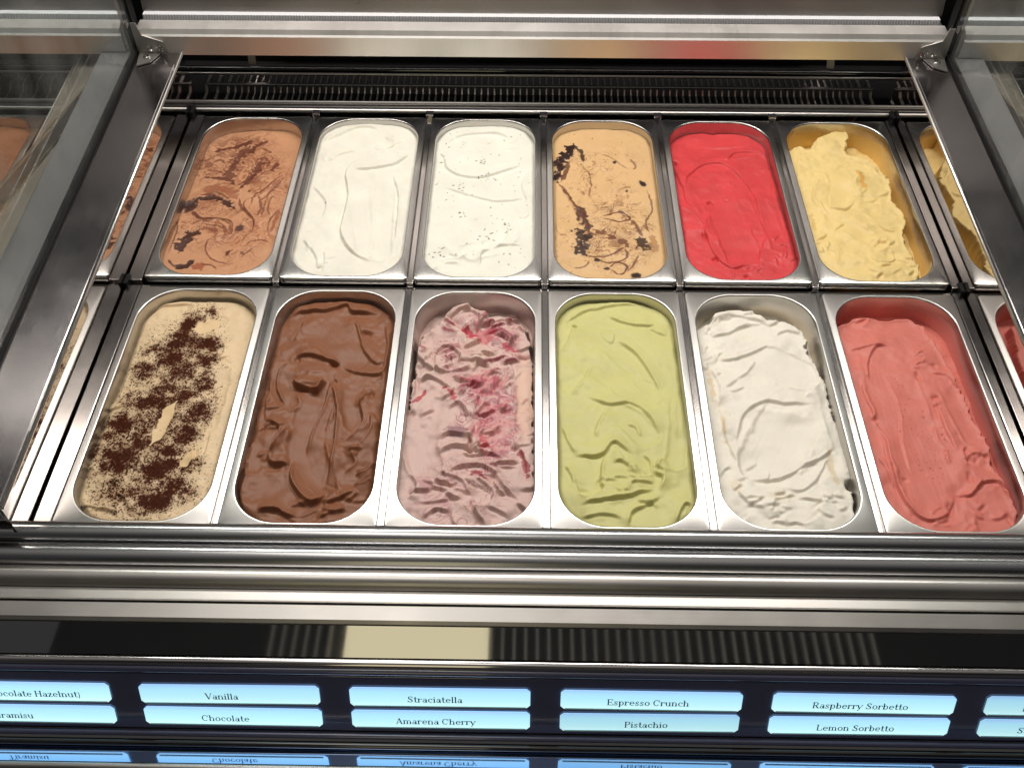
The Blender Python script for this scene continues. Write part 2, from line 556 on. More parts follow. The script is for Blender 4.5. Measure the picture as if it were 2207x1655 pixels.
screw_me = cyl_me('screw', 0.0052, 0.0025, 18, 0.0026)
screw_me.materials.append(M['screw'])
for s, xg, zf in ((1, GL, LEDGE_L), (-1, GR, LEDGE_R)):
    x0 = xg + s * .0065
    br = kid(slab('bracket', [(x0, 0.3955, 0.0850), (x0, 0.3955, 0.136), (x0 + s * .008, 0.3955, 0.136), (x0 + s * .012, 0.3955, 0.1175), (x0 + s * .040, 0.3955, 0.1075), (x0 + s * .043, 0.3955, 0.0850)], (0, 0.0027, 0), M['steel_satin'], bevel=.0006))
    for dx in (.0175, .0330):
        sc = link('screw', screw_me)
        sc.parent = br
        sc.location = (x0 + s * dx, 0.3957, 0.0965)
        sc.rotation_euler = (RAD(90), 0, 0)
    br2 = kid(slab('bracket', [(xg - s * .0075, 0.402, 0.085), (xg - s * .0075, 0.402, 0.136), (xg - s * .034, 0.402, 0.085)], (0, 0.0026, 0), M['steel_satin'], bevel=.0006))
    sc = link('screw', screw_me)
    sc.parent = br2
    sc.location = (xg - s * .017, 0.4022, 0.0945)
    sc.rotation_euler = (RAD(90), 0, 0)
    # seam plate foot on the ledge
    zz = zf(REAR - .02)
    ft = kid(slab('bracket_foot', [(xg + s * .008, 0.397, zf(.397) + .0012), (xg + s * .040, 0.397, zf(.397) + .0012), (xg + s * .030, 0.372, zf(.372) + .0012), (xg + s * .012, 0.362, zf(.362) + .0012)], (0, 0, .0018), M['steel_satin']))
    sc = link('screw', screw_me)
    sc.parent = ft
    sc.location = (xg + s * .022, 0.3835, zf(.3835) + .003)

# ------------------------------------------------------------------ front rails
FX0, FX1 = -0.80, 0.80
kid(extrude_x('front_rail', circ(-0.3735, 0.0035, 0.0116, 40), FX0, FX1, M['steel_rail']))
kid(extrude_x('front_rail', circ(-0.3985, 0.0020, 0.0128, 40), FX0, FX1, M['steel_rail']))
kid(extrude_x('front_rail', circ(-0.4215, 0.0000, 0.0105, 36), FX0, FX1, M['steel_satin']))
kid(box('rail_backing', FX0, FX1, -0.455, -0.364, -0.060, -0.008, M['black']))
kid(box('front_strip', FX0, FX1, -0.4455, -0.4322, -0.030, -0.0005, M['steel_satin'], bevel=.0012))
kid(extrude_x('front_strip', [(-0.4470, -0.0300), (-0.4470, -0.0030), (-0.4482, -0.0018), (-0.4625, -0.0036), (-0.4655, -0.0062), (-0.4660, -0.0300)], FX0, FX1, M['steel_satin'], smooth=False))
# sloping mirror strip
kid(slab('mirror_strip', [(FX0, -0.4668, -0.0070), (FX1, -0.4668, -0.0070), (FX1, -0.4890, -0.0290), (FX0, -0.4890, -0.0290)], (0, 0.003, -0.006), M['strip_mirror']))
kid(extrude_x('lower_rail', circ(-0.4925, -0.0340, 0.0048, 24), FX0, FX1, M['steel_polished']))
kid(extrude_x('lower_rail', circ(-0.4975, -0.0400, 0.0042, 24), FX0, FX1, M['navy_gloss']))

# label panel, 21 degrees off the vertical; (u along X, t down the panel)
PT = Vector((0, -0.5015, -0.0435))
PD = Vector((0, -math.sin(RAD(21)), -math.cos(RAD(21))))
PN = Vector((0, -math.cos(RAD(21)), math.sin(RAD(21))))
PLEN = 0.0735
def pp(x, t, n=0.0):
    v = PT + PD * t + PN * n
    return (x, v.y, v.z)


kid(slab('label_panel', [pp(FX0, 0), pp(FX1, 0), pp(FX1, PLEN), pp(FX0, PLEN)], -PN * 0.012, M['navy_gloss'], bevel=.001))
e0 = PT + PD * (PLEN + 0.004)
kid(extrude_x('panel_lip', circ(e0.y - .002, e0.z, 0.0032, 20), FX0, FX1, M['navy_gloss']))
kid(extrude_x('panel_lip', circ(e0.y - .010, e0.z - .0045, 0.0036, 20), FX0, FX1, M['black_gloss']))
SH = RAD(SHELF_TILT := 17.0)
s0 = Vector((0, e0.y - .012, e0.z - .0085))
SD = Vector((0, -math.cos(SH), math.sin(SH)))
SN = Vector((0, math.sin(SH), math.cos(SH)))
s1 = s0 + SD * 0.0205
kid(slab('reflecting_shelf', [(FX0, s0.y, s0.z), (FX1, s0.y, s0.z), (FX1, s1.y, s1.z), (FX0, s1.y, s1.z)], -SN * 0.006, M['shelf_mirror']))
s2 = s1 + SD * .004
kid(extrude_x('shelf_edge', circ(s2.y, s2.z, 0.0042, 20), FX0, FX1, M['steel_satin']))

# ------------------------------------------------------------------ backlit flavour labels
k = NT('label_glow')
b = k.b
b.inputs['Base Color'].default_value = (0.5, 0.75, 0.85, 1)
b.inputs['Roughness'].default_value = 0.3
tcn = k.n('ShaderNodeTexCoord')
sp = k.n('ShaderNodeSeparateXYZ')
k.l(tcn.outputs['Generated'], sp.inputs[0])
rp = k.n('ShaderNodeValToRGB')
rp.color_ramp.elements[0].position = 0.0
rp.color_ramp.elements[0].color = (0.66, 0.98, 1.0, 1)
rp.color_ramp.elements[1].position = 1.0
rp.color_ramp.elements[1].color = (0.34, 0.60, 1.0, 1)
e_ = rp.color_ramp.elements.new(0.35); e_.color = (0.50, 0.90, 1.0, 1)
e_ = rp.color_ramp.elements.new(0.8); e_.color = (0.40, 0.78, 1.0, 1)
k.l(sp.outputs['Z'], rp.inputs[0])
nzl = k.n('ShaderNodeTexNoise', i_Scale=4.0, i_Detail=2.0)
oi = k.n('ShaderNodeObjectInfo')
ml = k.n('ShaderNodeMath', operation='MULTIPLY_ADD')
k.l(oi.outputs['Random'], ml.inputs[0])
ml.inputs[1].default_value = 0.26
ml.inputs[2].default_value = 0.76
k.l(rp.outputs[0], b.inputs['Emission Color'])
k.l(ml.outputs[0], b.inputs['Emission Strength'])
M['label_glow'] = k.m
M['ink'] = plain('label_ink', (0.012, 0.03, 0.07), 0.6, var=0.1)
M['frame_ink'] = plain('label_frame', (0.55, 0.75, 0.80), 0.35, var=0.03)


# a small slab-serif alphabet, drawn from strokes
TK, TN = 0.165, 0.075


def _quad(out, x0, y0, x1, y1, w):
    L = math.hypot(x1 - x0, y1 - y0) or 1
    nx_, ny_ = -(y1 - y0) / L * w / 2, (x1 - x0) / L * w / 2
    out.append([(x0 + nx_, y0 + ny_), (x0 - nx_, y0 - ny_), (x1 - nx_, y1 - ny_), (x1 + nx_, y1 + ny_)])


def _arc(out, cx, cy, rx, ry, a0, a1, tk=TK, tn=TN):
    n = max(4, int(abs(a1 - a0) / 20))
    pr = []
    for i in range(n + 1):
        a = RAD(a0 + (a1 - a0) * i / n)
        w = tn + (tk - tn) * abs(math.cos(a)) ** 1.5
        pr.append(((cx + (rx - w) * math.cos(a), cy + (ry - min(w, tn * 1.2)) * math.sin(a)), (cx + rx * math.cos(a), cy + ry * math.sin(a))))
    for (p0, q0), (p1, q1) in zip(pr, pr[1:]):
        out.append([p0, q0, q1, p1])


def glyph(ch):
    o = []
    V = lambda x, y0, y1: _quad(o, x, y0, x, y1, TK)
    H = lambda x0, x1, y: _quad(o, x0, y, x1, y, TN)
    D = lambda *a: _quad(o, *a)
    A = lambda *a, **k_: _arc(o, *a, **k_)
    s_ = lambda x, y, h=0.17: H(x - h, x + h, y)
    b, t, x = TN / 2, 1 - TN / 2, 0.66 - TN / 2
    ball = lambda cx, cy: o.append([(cx - .07, cy - .07), (cx + .07, cy - .07), (cx + .07, cy + .07), (cx - .07, cy + .07)])
    if ch == 'C': A(.48, .5, .44, .5, 42, 318); D(.85, .62, .85, .98, TN); return o, 1.0
    if ch == 'H': V(.2, 0, 1); V(.82, 0, 1); H(.2, .82, .5); [s_(q, w) for q in (.2, .82) for w in (b, t)]; return o, 1.05
    if ch == 'T': V(.46, 0, 1); H(.03, .89, t); D(.05, .7, .05, 1, TN); D(.87, .7, .87, 1, TN); s_(.46, b); return o, .95
    if ch == 'V': D(.13, 1, .5, 0, TK); D(.86, 1, .5, 0, TN); s_(.13, t); s_(.86, t, .13); return o, .98
    if ch == 'S': A(.42, .74, .3, .26, 30, 200); D(.2, .66, .66, .36, TK); A(.42, .27, .34, .27, 20, -160); D(.7, .7, .7, .98, TN); D(.1, .02, .1, .32, TN); return o, .86
    if ch == 'A': D(.47, 1, .13, 0, TN); D(.47, 1, .84, 0, TK); H(.24, .7, .32); s_(.13, b, .13); s_(.84, b); return o, 1.0
    if ch == 'E': V(.2, 0, 1); H(.04, .8, t); H(.2, .6, .5); H(.04, .84, b); D(.79, .74, .79, 1, TN); D(.83, 0, .83, .3, TN); D(.6, .36, .6, .64, TN); return o, .92
    if ch in 'PR':
        V(.2, 0, 1); H(.04, .5, t); H(.2, .5, .47); A(.5, .74, .3, .27, -90, 90); s_(.2, b)
        if ch == 'R': D(.46, .47, .82, 0, TK); s_(.86, b, .1)
        return o, .86 if ch == 'P' else .98
    if ch == 'L': V(.2, 0, 1); s_(.2, t); H(.04, .8, b); D(.79, 0, .79, .34, TN); return o, .86
    if ch == 'b': V(.17, 0, 1); s_(.1, t, .1); A(.42, .33, .31, .34, 0, 360); return o, .80
    if ch == 'c': A(.4, .33, .34, .34, 48, 312); ball(.6, .5); return o, .72
    if ch == 'e': A(.4, .33, .34, .34, 0, 318); H(.1, .72, .36); return o, .78
    if ch in 'hn':
        V(.18, 0, 1 if ch == 'h' else .66); V(.64, 0, .42); A(.41, .4, .31, .27, 0, 180, tk=.12); s_(.1, t if ch == 'h' else x, .1); s_(.18, b); s_(.64, b); return o, .86
    if ch == 'i': V(.2, 0, .66); s_(.12, x, .1); s_(.2, b); ball(.2, .88); return o, .42
    if ch == 'l': V(.2, 0, 1); s_(.12, t, .1); s_(.2, b); return o, .42
    if ch == 'm':
        for q in (.18, .6, 1.02): V(q, 0, .42 if q > .2 else .66); s_(q, b, .15)
        A(.39, .4, .29, .27, 0, 180, tk=.12); A(.81, .4, .29, .27, 0, 180, tk=.12); s_(.1, x, .1); return o, 1.24
    if ch == 'o': A(.4, .33, .35, .34, 0, 360); return o, .80
    if ch == 'p': V(.18, -.3, .66); s_(.1, x, .1); s_(.18, -.27); A(.43, .33, .31, .34, 0, 360); return o, .82
    if ch == 'r': V(.18, 0, .66); s_(.1, x, .1); s_(.18, b); A(.44, .4, .27, .26, 60, 180, tk=.1); ball(.56, .56); return o, .64
    if ch == 's': A(.31, .49, .22, .18, 20, 210, tk=.12); D(.16, .42, .48, .24, .13); A(.31, .17, .25, .18, 10, -170, tk=.12); D(.5, .46, .5, .65, TN); D(.08, .02, .08, .22, TN); return o, .64
    if ch == 't': V(.24, .1, .92); H(.03, .5, .62); A(.4, .14, .24, .15, 180, 330, tk=.13); return o, .54
    if ch == 'u': V(.18, .2, .66); V(.64, 0, .66); A(.41, .25, .31, .26, 180, 360, tk=.12); s_(.1, x, .1); s_(.56, x, .1); s_(.7, b, .12); return o, .86
    if ch == 'y': D(.1, .66, .4, 0, TK); D(.7, .66, .24, -.28, TN); s_(.1, x, .14); s_(.7, x, .12); ball(.2, -.24); return o, .80
    if ch == 'a': A(.3, .2, .25, .21, 0, 360, tk=.13); V(.55, 0, .45); A(.36, .44, .28, .23, 0, 150, tk=.13); s_(.62, b, .1); return o, .74
    if ch == 'z': H(.06, .58, x); H(.06, .6, b); D(.52, .63, .12, .04, TK); D(.08, .46, .08, .66, TN); D(.58, 0, .58, .2, TN); return o, .66
    if ch == '(': A(.42, .35, .3, .65, 115, 245, tk=.12); return o, .42
    if ch == ')': A(.0, .35, .3, .65, -65, 65, tk=.12); return o, .42
    return o, .38


def text_mesh(txt, cap, xs):
    vs, fs, x = [], [], 0.0
    for ch in txt:
        polys, adv = glyph(ch)
        for q in polys:
            n0 = len(vs)
            vs += [((x + px_) * cap * xs, py_ * cap, 0.00002 * (len(fs) % 7)) for px_, py_ in q]
            fs.append(tuple(range(n0, n0 + len(q))))
        x += adv
    return poly_me('lettering', vs, fs), x * cap * xs


LABELS = [
    (-2.62, 0, '(Chocolate Hazelnut)', 'label cut by the left picture edge reading Chocolate Hazelnut'),
    (-2.62, 1, 'Tiramisu', 'label cut by the left picture edge reading Tiramisu'),
    (-1.5, 0, 'Vanilla', 'backlit blue label reading Vanilla, upper row'),
    (-1.5, 1, 'Chocolate', 'backlit blue label reading Chocolate, lower row'),
    (-0.5, 0, 'Straciatella', 'backlit blue label reading Straciatella, upper row'),
    (-0.5, 1, 'Amarena Cherry', 'backlit blue label reading Amarena Cherry, lower row'),
    (0.5, 0, 'Espresso Crunch', 'backlit blue label reading Espresso Crunch, upper row'),
    (0.5, 1, 'Pistachio', 'backlit blue label reading Pistachio, lower row'),
    (1.5, 0, 'Raspberry Sorbetto', 'backlit blue label reading Raspberry Sorbetto, upper row'),
    (1.5, 1, 'Lemon Sorbetto', 'backlit blue label reading Lemon Sorbetto, lower row'),
    (2.5, 0, 'Pr', 'label cut by the right picture edge beginning with the letters Pr'),
    (2.5, 1, 'Str', 'label cut by the right picture edge beginning with the letters Str'),
]
LP, LW, LX0 = 0.2062, 0.1765, -0.0008
ROWS = [(0.0128, 0.0370), (0.0430, 0.0660)]


def label_outline(hw, hh, c=0.0035):
    return [(-hw + c, -hh), (hw - c, -hh), (hw, -hh + c), (hw, hh - c), (hw - c, hh), (-hw + c, hh), (-hw, hh - c), (-hw, -hh + c)]


PROT = Matrix((Vector((1, 0, 0)), -PD, PN)).transposed()
for ci, r, txt, lab in LABELS:
    t0, t1 = ROWS[r]
    hw, hh = LW / 2, (t1 - t0) / 2
    cx = LX0 + ci * LP if abs(ci) < 2.6 else LX0 - 2.5 * LP
    root = empty('flavour_label', pp(cx, (t0 + t1) / 2, 0.0006))
    root.rotation_euler = (PROT @ Matrix.Rotation(RAD(0.35 * math.sin(7.3 * ci + 4.1 * r)), 3, 'Z')).to_euler()
    tag(root, lab, 'label', 'backlit flavour labels on the front panel')
    ol = label_outline(hw, hh)
    n = len(ol)
    # the glowing card stands upright in its own X/Z so the glow runs bottom to top
    vs = [(x, 0, z) for x, z in ol] + [(x, 0.0012, z) for x, z in ol]
    fs = [tuple(range(n)), tuple(range(n, 2 * n))[::-1]] + [(i, n + i, n + (i + 1) % n, (i + 1) % n) for i in range(n)]
    card = link('glowing_card', poly_me('glowing_card', vs, fs), M['label_glow'], root)
    card.rotation_euler = (RAD(-90), 0, 0)
    card.location = (0, 0, 0.0012)
    # raised lower lip of the holder
    lipm = box_me('holder_lip', -hw + .004, hw - .004, -hh + .0002, -hh + .0016, 0.0013, 0.0022)
    lip = link('holder_lip', lipm, M['frame_ink'], root)
    me, wd = text_mesh(txt, 0.0078, 0.92)
    lt = link('lettering', me, M['ink'], root)
    if ci < -2:
        xo = hw - wd - (0.029 if r == 0 else 0.082)
    elif ci > 2:
        xo = -hw + (0.036 if r == 0 else 0.038)
    else:
        xo = -wd / 2 + {-1.5: -0.008, -0.5: -0.005}.get(ci, -0.003)
    lt.location = (xo, -0.0058, 0.0016)

# ------------------------------------------------------------------ pans
CAV = (0.0730, 0.1720, 0.0500)
def pan_mesh(name):
    rings = [(0.0826, 0.1780, 0.0055, -0.0090), (0.0826, 0.1780, 0.0055, -0.0014), (0.0820, 0.1774, 0.0050, -0.0004), (0.0810, 0.1764, 0.0042, 0.0),
             (0.0752, 0.1741, 0.0512, 0.0), (0.0744, 0.1733, 0.0506, 0.0002), (0.0736, 0.1725, 0.0503, -0.0002), (0.0730, 0.1719, 0.050, -0.0014), (0.0726, 0.1716, 0.0497, -0.0040),
             (0.0715, 0.1704, 0.0487, -0.020), (0.0690, 0.1678, 0.0465, -0.050), (0.0655, 0.1640, 0.043, -0.094), (0.0640, 0.1625, 0.042, -0.1), (0.045, 0.14, 0.03, -0.104)]
    nc = 14
    vs, fs = [], []
    N = 4 * (nc + 1)
    for hx, hy, r, z in rings:
        vs += [(x, y, z) for x, y in rrect(hx, hy, r, nc)]
    for i in range(len(rings) - 1):
        for q in range(N):
            fs.append((i * N + q, i * N + (q + 1) % N, (i + 1) * N + (q + 1) % N, (i + 1) * N + q))
    fs.append(tuple((len(rings) - 1) * N + q for q in range(N)))
    me = poly_me(name, vs, fs)
    me.polygons.foreach_set('use_smooth', [True] * len(me.polygons))
    me.set_sharp_from_angle(angle=RAD(50))
    return me


PAN_ME = pan_mesh('gelato_pan')


def pan_material(name, smear, amount, rough):
    """pan steel whose inner wall carries a smeared film of the gelato it holds"""
    m = steel(name, (0.54, 0.525, 0.51), rough, (120, 8, 8), 0.06, smudge=0.03)
    t = m.node_tree
    b = t.nodes['Principled BSDF']
    tc = t.nodes.new('ShaderNodeTexCoord')
    sp = t.nodes.new('ShaderNodeSeparateXYZ')
    t.links.new(tc.outputs['Object'], sp.inputs[0])
    mp = t.nodes.new('ShaderNodeMapping'); mp.inputs['Scale'].default_value = (35, 14, 45)
    t.links.new(tc.outputs['Object'], mp.inputs[0])
    nz = t.nodes.new('ShaderNodeTexNoise'); nz.inputs['Scale'].default_value = 1.0; nz.inputs['Detail'].default_value = 5
    t.links.new(mp.outputs[0], nz.inputs['Vector'])
    ad = t.nodes.new('ShaderNodeMath'); ad.operation = 'MULTIPLY_ADD'      # noise*0.02 + z
    t.links.new(nz.outputs[0], ad.inputs[0]); ad.inputs[1].default_value = 0.022
    t.links.new(sp.outputs['Z'], ad.inputs[2])
    mr = t.nodes.new('ShaderNodeMapRange')
    mr.inputs['From Min'].default_value = 0.0055 - 0.016 * (1 - amount)
    mr.inputs['From Max'].default_value = -0.006 - 0.016 * (1 - amount)
    mr.inputs['To Min'].default_value = 0.0
    mr.inputs['To Max'].default_value = min(1.0, 0.35 + amount * 0.6)
    t.links.new(ad.outputs[0], mr.inputs['Value'])
    mx = t.nodes.new('ShaderNodeMix'); mx.data_type = 'RGBA'
    mx.inputs['A'].default_value = (0.54, 0.525, 0.51, 1)
    mx.inputs['B'].default_value = (*smear, 1)
    t.links.new(mr.outputs[0], mx.inputs['Factor'])
    t.links.new(mx.outputs['Result'], b.inputs['Base Color'])
    iv = t.nodes.new('ShaderNodeMath'); iv.operation = 'SUBTRACT'; iv.inputs[0].default_value = 1.0
    t.links.new(mr.outputs[0], iv.inputs[1])
    t.links.new(iv.outputs[0], b.inputs['Metallic'])
    return m


# ------------------------------------------------------------------ gelato sculpting
def hash2(ix, iy, seed):
    n = (ix.astype(np.int64) * 374761393 + iy.astype(np.int64) * 668265263 + seed * 1442695041) & 0x7fffffff
    n = (n ^ (n >> 13)) * 1274126177 & 0x7fffffff
    return ((n ^ (n >> 16)) & 0xffff) / 65535.0


def vnoise(x, y, seed=0):
    ix, iy = np.floor(x), np.floor(y)
    fx, fy = x - ix, y - iy
    ux, uy = fx * fx * fx * (fx * (fx * 6 - 15) + 10), fy * fy * fy * (fy * (fy * 6 - 15) + 10)
    a, b_ = hash2(ix, iy, seed), hash2(ix + 1, iy, seed)
    c, d = hash2(ix, iy + 1, seed), hash2(ix + 1, iy + 1, seed)
    return (a + (b_ - a) * ux) * (1 - uy) + (c + (d - c) * ux) * uy


def fbm(x, y, seed=0, oct=4, gain=0.5):
    s, a, t = 0, 1.0, 0
    for i in range(oct):
        s = s + a * (vnoise(x, y, seed + 17 * i) * 2 - 1)
        t += a
        a *= gain
        x, y = x * 2.03 + 11.3, y * 2.03 + 5.7
    return s / t


def smooth_path(pts, per=8):
    p = np.array(pts, float)
    if len(p) < 3:
        return np.array([p[0] + (p[-1] - p[0]) * t for t in np.linspace(0, 1, per + 1)])
    q = np.vstack([2 * p[0] - p[1], p, 2 * p[-1] - p[-2]])
    out = []
    for i in range(1, len(q) - 2):
        for t in np.arange(per) / per:
            a, b_, c, d = q[i - 1], q[i], q[i + 1], q[i + 2]
            out.append(0.5 * (2 * b_ + (c - a) * t + (2 * a - 5 * b_ + 4 * c - d) * t * t + (3 * b_ - a - 3 * c + d) * t ** 3))
    out.append(p[-1])
    return np.array(out)


def sdist(X, Y, pts):
    """signed distance to a smoothed path (mm), + on the left of its direction, and arc position 0..1"""
    p = smooth_path(pts)
    best = np.full(X.shape, 1e9)
    sign = np.ones(X.shape)
    arc = np.zeros(X.shape)
    seg = np.hypot(*(p[1:] - p[:-1]).T)
    cum = np.concatenate([[0], np.cumsum(seg)])
    tot = cum[-1] + 1e-9
    for i in range(len(p) - 1):
        ax, ay = p[i]
        dx, dy = p[i + 1] - p[i]
        L2 = dx * dx + dy * dy + 1e-12
        t = np.clip(((X - ax) * dx + (Y - ay) * dy) / L2, 0, 1)
        ex, ey = X - ax - t * dx, Y - ay - t * dy
        d2 = ex * ex + ey * ey
        m = d2 < best
        best = np.where(m, d2, best)
        sign = np.where(m, np.where(dx * ey - dy * ex >= 0, 1.0, -1.0), sign)
        arc = np.where(m, (cum[i] + t * seg[i]) / tot, arc)
    return np.sqrt(best) * sign, arc


def sstep(a, b_, x):
    t = np.clip((x - a) / (b_ - a), 0, 1)
    return t * t * (3 - 2 * t)


def taper(s, f=0.18):
    return sstep(-0.001, f, s) * sstep(-0.001, f, 1 - s)


def blur(a, r, n=1):
    """separable box blur, n passes"""
    for _ in range(n):
        for ax in (0, 1):
            p = np.pad(a, [(r + 1, r) if q == ax else (0, 0) for q in (0, 1)], mode='edge')
            c = np.cumsum(p, ax)
            if ax == 0:
                a = (c[2 * r + 1:] - c[:-2 * r - 1]) / (2 * r + 1)
            else:
                a = (c[:, 2 * r + 1:] - c[:, :-2 * r - 1]) / (2 * r + 1)
    return a


class Gel:
    def __init__(g, nx=176, ny=400, seed=1, base=(200, 150, 100), z0=-12.0, z1=-10.0, tilt=0.0, crown=0.0):
        hx, hy = 75.5, 174.5
        x = np.linspace(-hx, hx, nx)
        y = np.linspace(-hy, hy, ny)
        g.X, g.Y = np.meshgrid(x, y)
        g.nx, g.ny, g.seed = nx, ny, seed
        v = (g.Y + hy) / (2 * hy)
        g.H = z1 + (z0 - z1) * v + tilt * g.X / hx + crown * (1 - (g.X / hx) ** 2)
        # gentle wander used by every op so that no edge is ruler straight
        g.wx = fbm(g.X / 14, g.Y / 14, seed + 3, 3) * 2.2
        g.wy = fbm(g.X / 14, g.Y / 14, seed + 7, 3) * 2.2
        g.C = np.empty(g.X.shape + (3,))
        g.C[:] = lin(*base)
        g.A = np.ones(g.X.shape)
        g.tone(0.06, 28)

    def tone(g, a, sc):
        g.C *= (1 + a * fbm(g.X / sc, g.Y / sc, g.seed + 31, 4))[..., None]

    def xy(g, w=1.0):
        return g.X + g.wx * w, g.Y + g.wy * w

    # --- relief
    def lumps(g, a, sc, oct=3, seed=0, stretch=1.0):
        g.H += a * fbm(g.X / sc, g.Y / (sc * stretch), g.seed + 50 + seed, oct)

    def fold(g, pts, amp, soft=9, sharp=1.6, w=0.7, tap=0.2):
        """a lapped-over layer: long soft back on the left of the path, a steep lip with a crease on the right"""
        X, Y = g.xy(w)
        d, s = sdist(X, Y, pts)
        a = np.abs(d)
        pos = np.exp(-(a / soft) ** 1.25)
        neg = np.exp(-(d / sharp) ** 2) - 0.42 * np.exp(-((a - 2.4 * sharp) / (1.5 * sharp)) ** 2)
        F = 1.3 * amp * np.where(d >= 0, pos, neg) * taper(s, tap)
        k = np.exp(-(d / 3.5) ** 2)
        g.H += F * k + blur(F, 4, 2) * (1 - k)

    def swipe(g, pts, width, depth=2.0, lip=1.2, lipw=2.0, streak=0.10, w=0.7, flat=0.75):
        """one pass of a spatula: a shallow smooth trough with round ends and pushed-up lips"""
        X, Y = g.xy(w)
        d, s = sdist(X, Y, pts)
        a = np.abs(d) * (1 + 0.10 * fbm(g.X / 18, g.Y / 18, g.seed + 97, 2))
        m = sstep(width + 3.0, width - 3.0, a) * (0.25 + 0.75 * sstep(0.0, 0.35, s))
        sm = blur(g.H, 6, 3)
        st = streak * (vnoise(d * 0.55 + 40, s * 1.2, g.seed + 90) * 2 - 1) + streak * 0.4 * (vnoise(d * 1.4 + 40, s * 1.6, g.seed + 91) * 2 - 1)
        target = sm * flat + g.H * (1 - flat) - depth * (1 - 0.45 * np.clip(a / width, 0, 1) ** 2) + st
        g.H = g.H * (1 - m) + target * m
        g.H += lip * np.exp(-((a - width - 1.0) / lipw) ** 2) * (0.05 + 1.0 * sstep(.25, .8, vnoise(g.X / 17, g.Y / 17, g.seed + 95))) * (0.2 + 0.8 * sstep(0.1, 0.6, s))

    def flow(g, c, rx, ry, amp, sc=22.0, k=3.0, seed=0, warp=1.0, ang=0.0, stretch=1.6, col=None, ca=0.7, band=(0.05, 0.3)):
        """whipped layers: a saw-tooth of a warped field, so every band laps over the next"""
        r = np.sqrt(((g.X - c[0]) / rx) ** 2 + ((g.Y - c[1]) / ry) ** 2)
        m = sstep(1.15, 0.65, r + 0.15 * fbm(g.X / 12, g.Y / 12, g.seed + 160 + seed, 2))
        ca_, sa = math.cos(RAD(ang)), math.sin(RAD(ang))
        U, V = (g.X * ca_ + g.Y * sa) / stretch, -g.X * sa + g.Y * ca_
        a = fbm(U / sc, V / sc, g.seed + 161 + seed, 2)
        b_ = fbm(U / sc + 5.2, V / sc + 1.3, g.seed + 163 + seed, 2)
        ph = k * fbm((U + a * sc * warp) / sc, (V + b_ * sc * warp) / sc, g.seed + 165 + seed, 2, 0.35) * 2 + 0.16 * fbm(g.X / 9, g.Y / 9, g.seed + 167 + seed, 2)
        t = ph - np.floor(ph)
        h = np.where(t < 0.8, (t / 0.8) ** 1.4, 0.5 + 0.5 * np.cos((t - 0.8) / 0.2 * math.pi))
        lvl = 0.5 + 0.5 * vnoise(np.floor(ph) * 3.1, g.X / 25, g.seed + 169)
        F = blur(amp * (h - 0.4) * lvl * m, 1, 2)
        g.H += F
        if col is not None:
            cm = ca * m * sstep(band[0] - .04, band[0] + .03, t) * sstep(band[1] + .12, band[1] - .05, t) * sstep(-.2, .25, fbm(g.X / 11, g.Y / 11, g.seed + 171 + seed, 3))
            g.C = g.C * (1 - cm[..., None]) + np.array(lin(*col)) * cm[..., None]

    def petals(g, c, rx, ry, n, amp=3.0, ln=(14, 30), soft=6.0, sharp=1.2, seed=0, col=None, ca=0.7, ang=None, cw=1.6):
        """many short curled laps, each an arc thrown down at its own angle, later ones over earlier ones"""
        rng = random.Random(g.seed * 31 + seed)
        Xw, Yw = g.xy(0.8)
        for _ in range(n):
            an, q = rng.random() * 6.283, math.sqrt(rng.random())
            x, y = c[0] + rx * q * math.cos(an), c[1] + ry * q * math.sin(an)
            L = rng.uniform(*ln)
            th = RAD(ang + rng.uniform(-50, 50)) if ang is not None else rng.uniform(-0.9, 0.9) + (math.pi if rng.random() < 0.25 else 0)
            cv = rng.uniform(0.5, 1.5) * rng.choice((-1, 1, 1))
            pts = []
            px_, py_, h = x, y, th - cv / 2
            for k_ in range(5):
                pts.append((px_, py_))
                px_ += math.cos(h) * L / 4
                py_ += math.sin(h) * L / 4
                h += cv / 4 * rng.uniform(0.6, 1.6)
            mg = soft * 2.6 + 4
            i0, i1 = np.searchsorted(g.Y[:, 0], (min(p[1] for p in pts) - mg, max(p[1] for p in pts) + mg))
            j0, j1 = np.searchsorted(g.X[0], (min(p[0] for p in pts) - mg, max(p[0] for p in pts) + mg))
            if i1 - i0 < 6 or j1 - j0 < 6:
                continue
            sl = (slice(i0, i1), slice(j0, j1))
            d, s = sdist(Xw[sl], Yw[sl], pts)
            a = np.abs(d)
            sf = soft * rng.uniform(0.6, 1.2)
            am = amp * rng.uniform(0.5, 1.15)
            pos = np.exp(-(a / sf) ** 1.3)
            neg = np.exp(-(d / sharp) ** 2) - 0.45 * np.exp(-((a - 2.4 * sharp) / (1.6 * sharp)) ** 2)
            tp = taper(s, 0.3)
            # flatten what lies beneath, then lay the lap on it
            m = np.exp(-(a / (sf * 0.9)) ** 2) * tp * 0.45
            g.H[sl] = g.H[sl] * (1 - m) + blur(g.H[sl], 5, 2) * m + am * np.where(d >= 0, pos, neg) * tp
            if col is not None and rng.random() < ca:
                w_ = cw * rng.uniform(0.5, 1.3)
                off = rng.uniform(-1.0, 4.0)
                nz = fbm(g.X[sl] / 4, g.Y[sl] / 4, g.seed + rng.randrange(999), 3)
                cm = 0.78 * tp * sstep(w_ + 2.2, w_ - 1.6, np.abs(d - off) + 1.6 * nz)
                g.C[sl] = g.C[sl] * (1 - cm[..., None]) + np.array(lin(*col)) * cm[..., None]
            elif col is not None:
                cm = 0.55 * m
                g.C[sl] = g.C[sl] * (1 - cm[..., None]) + np.array(lin(224, 200, 186)) * cm[..., None]

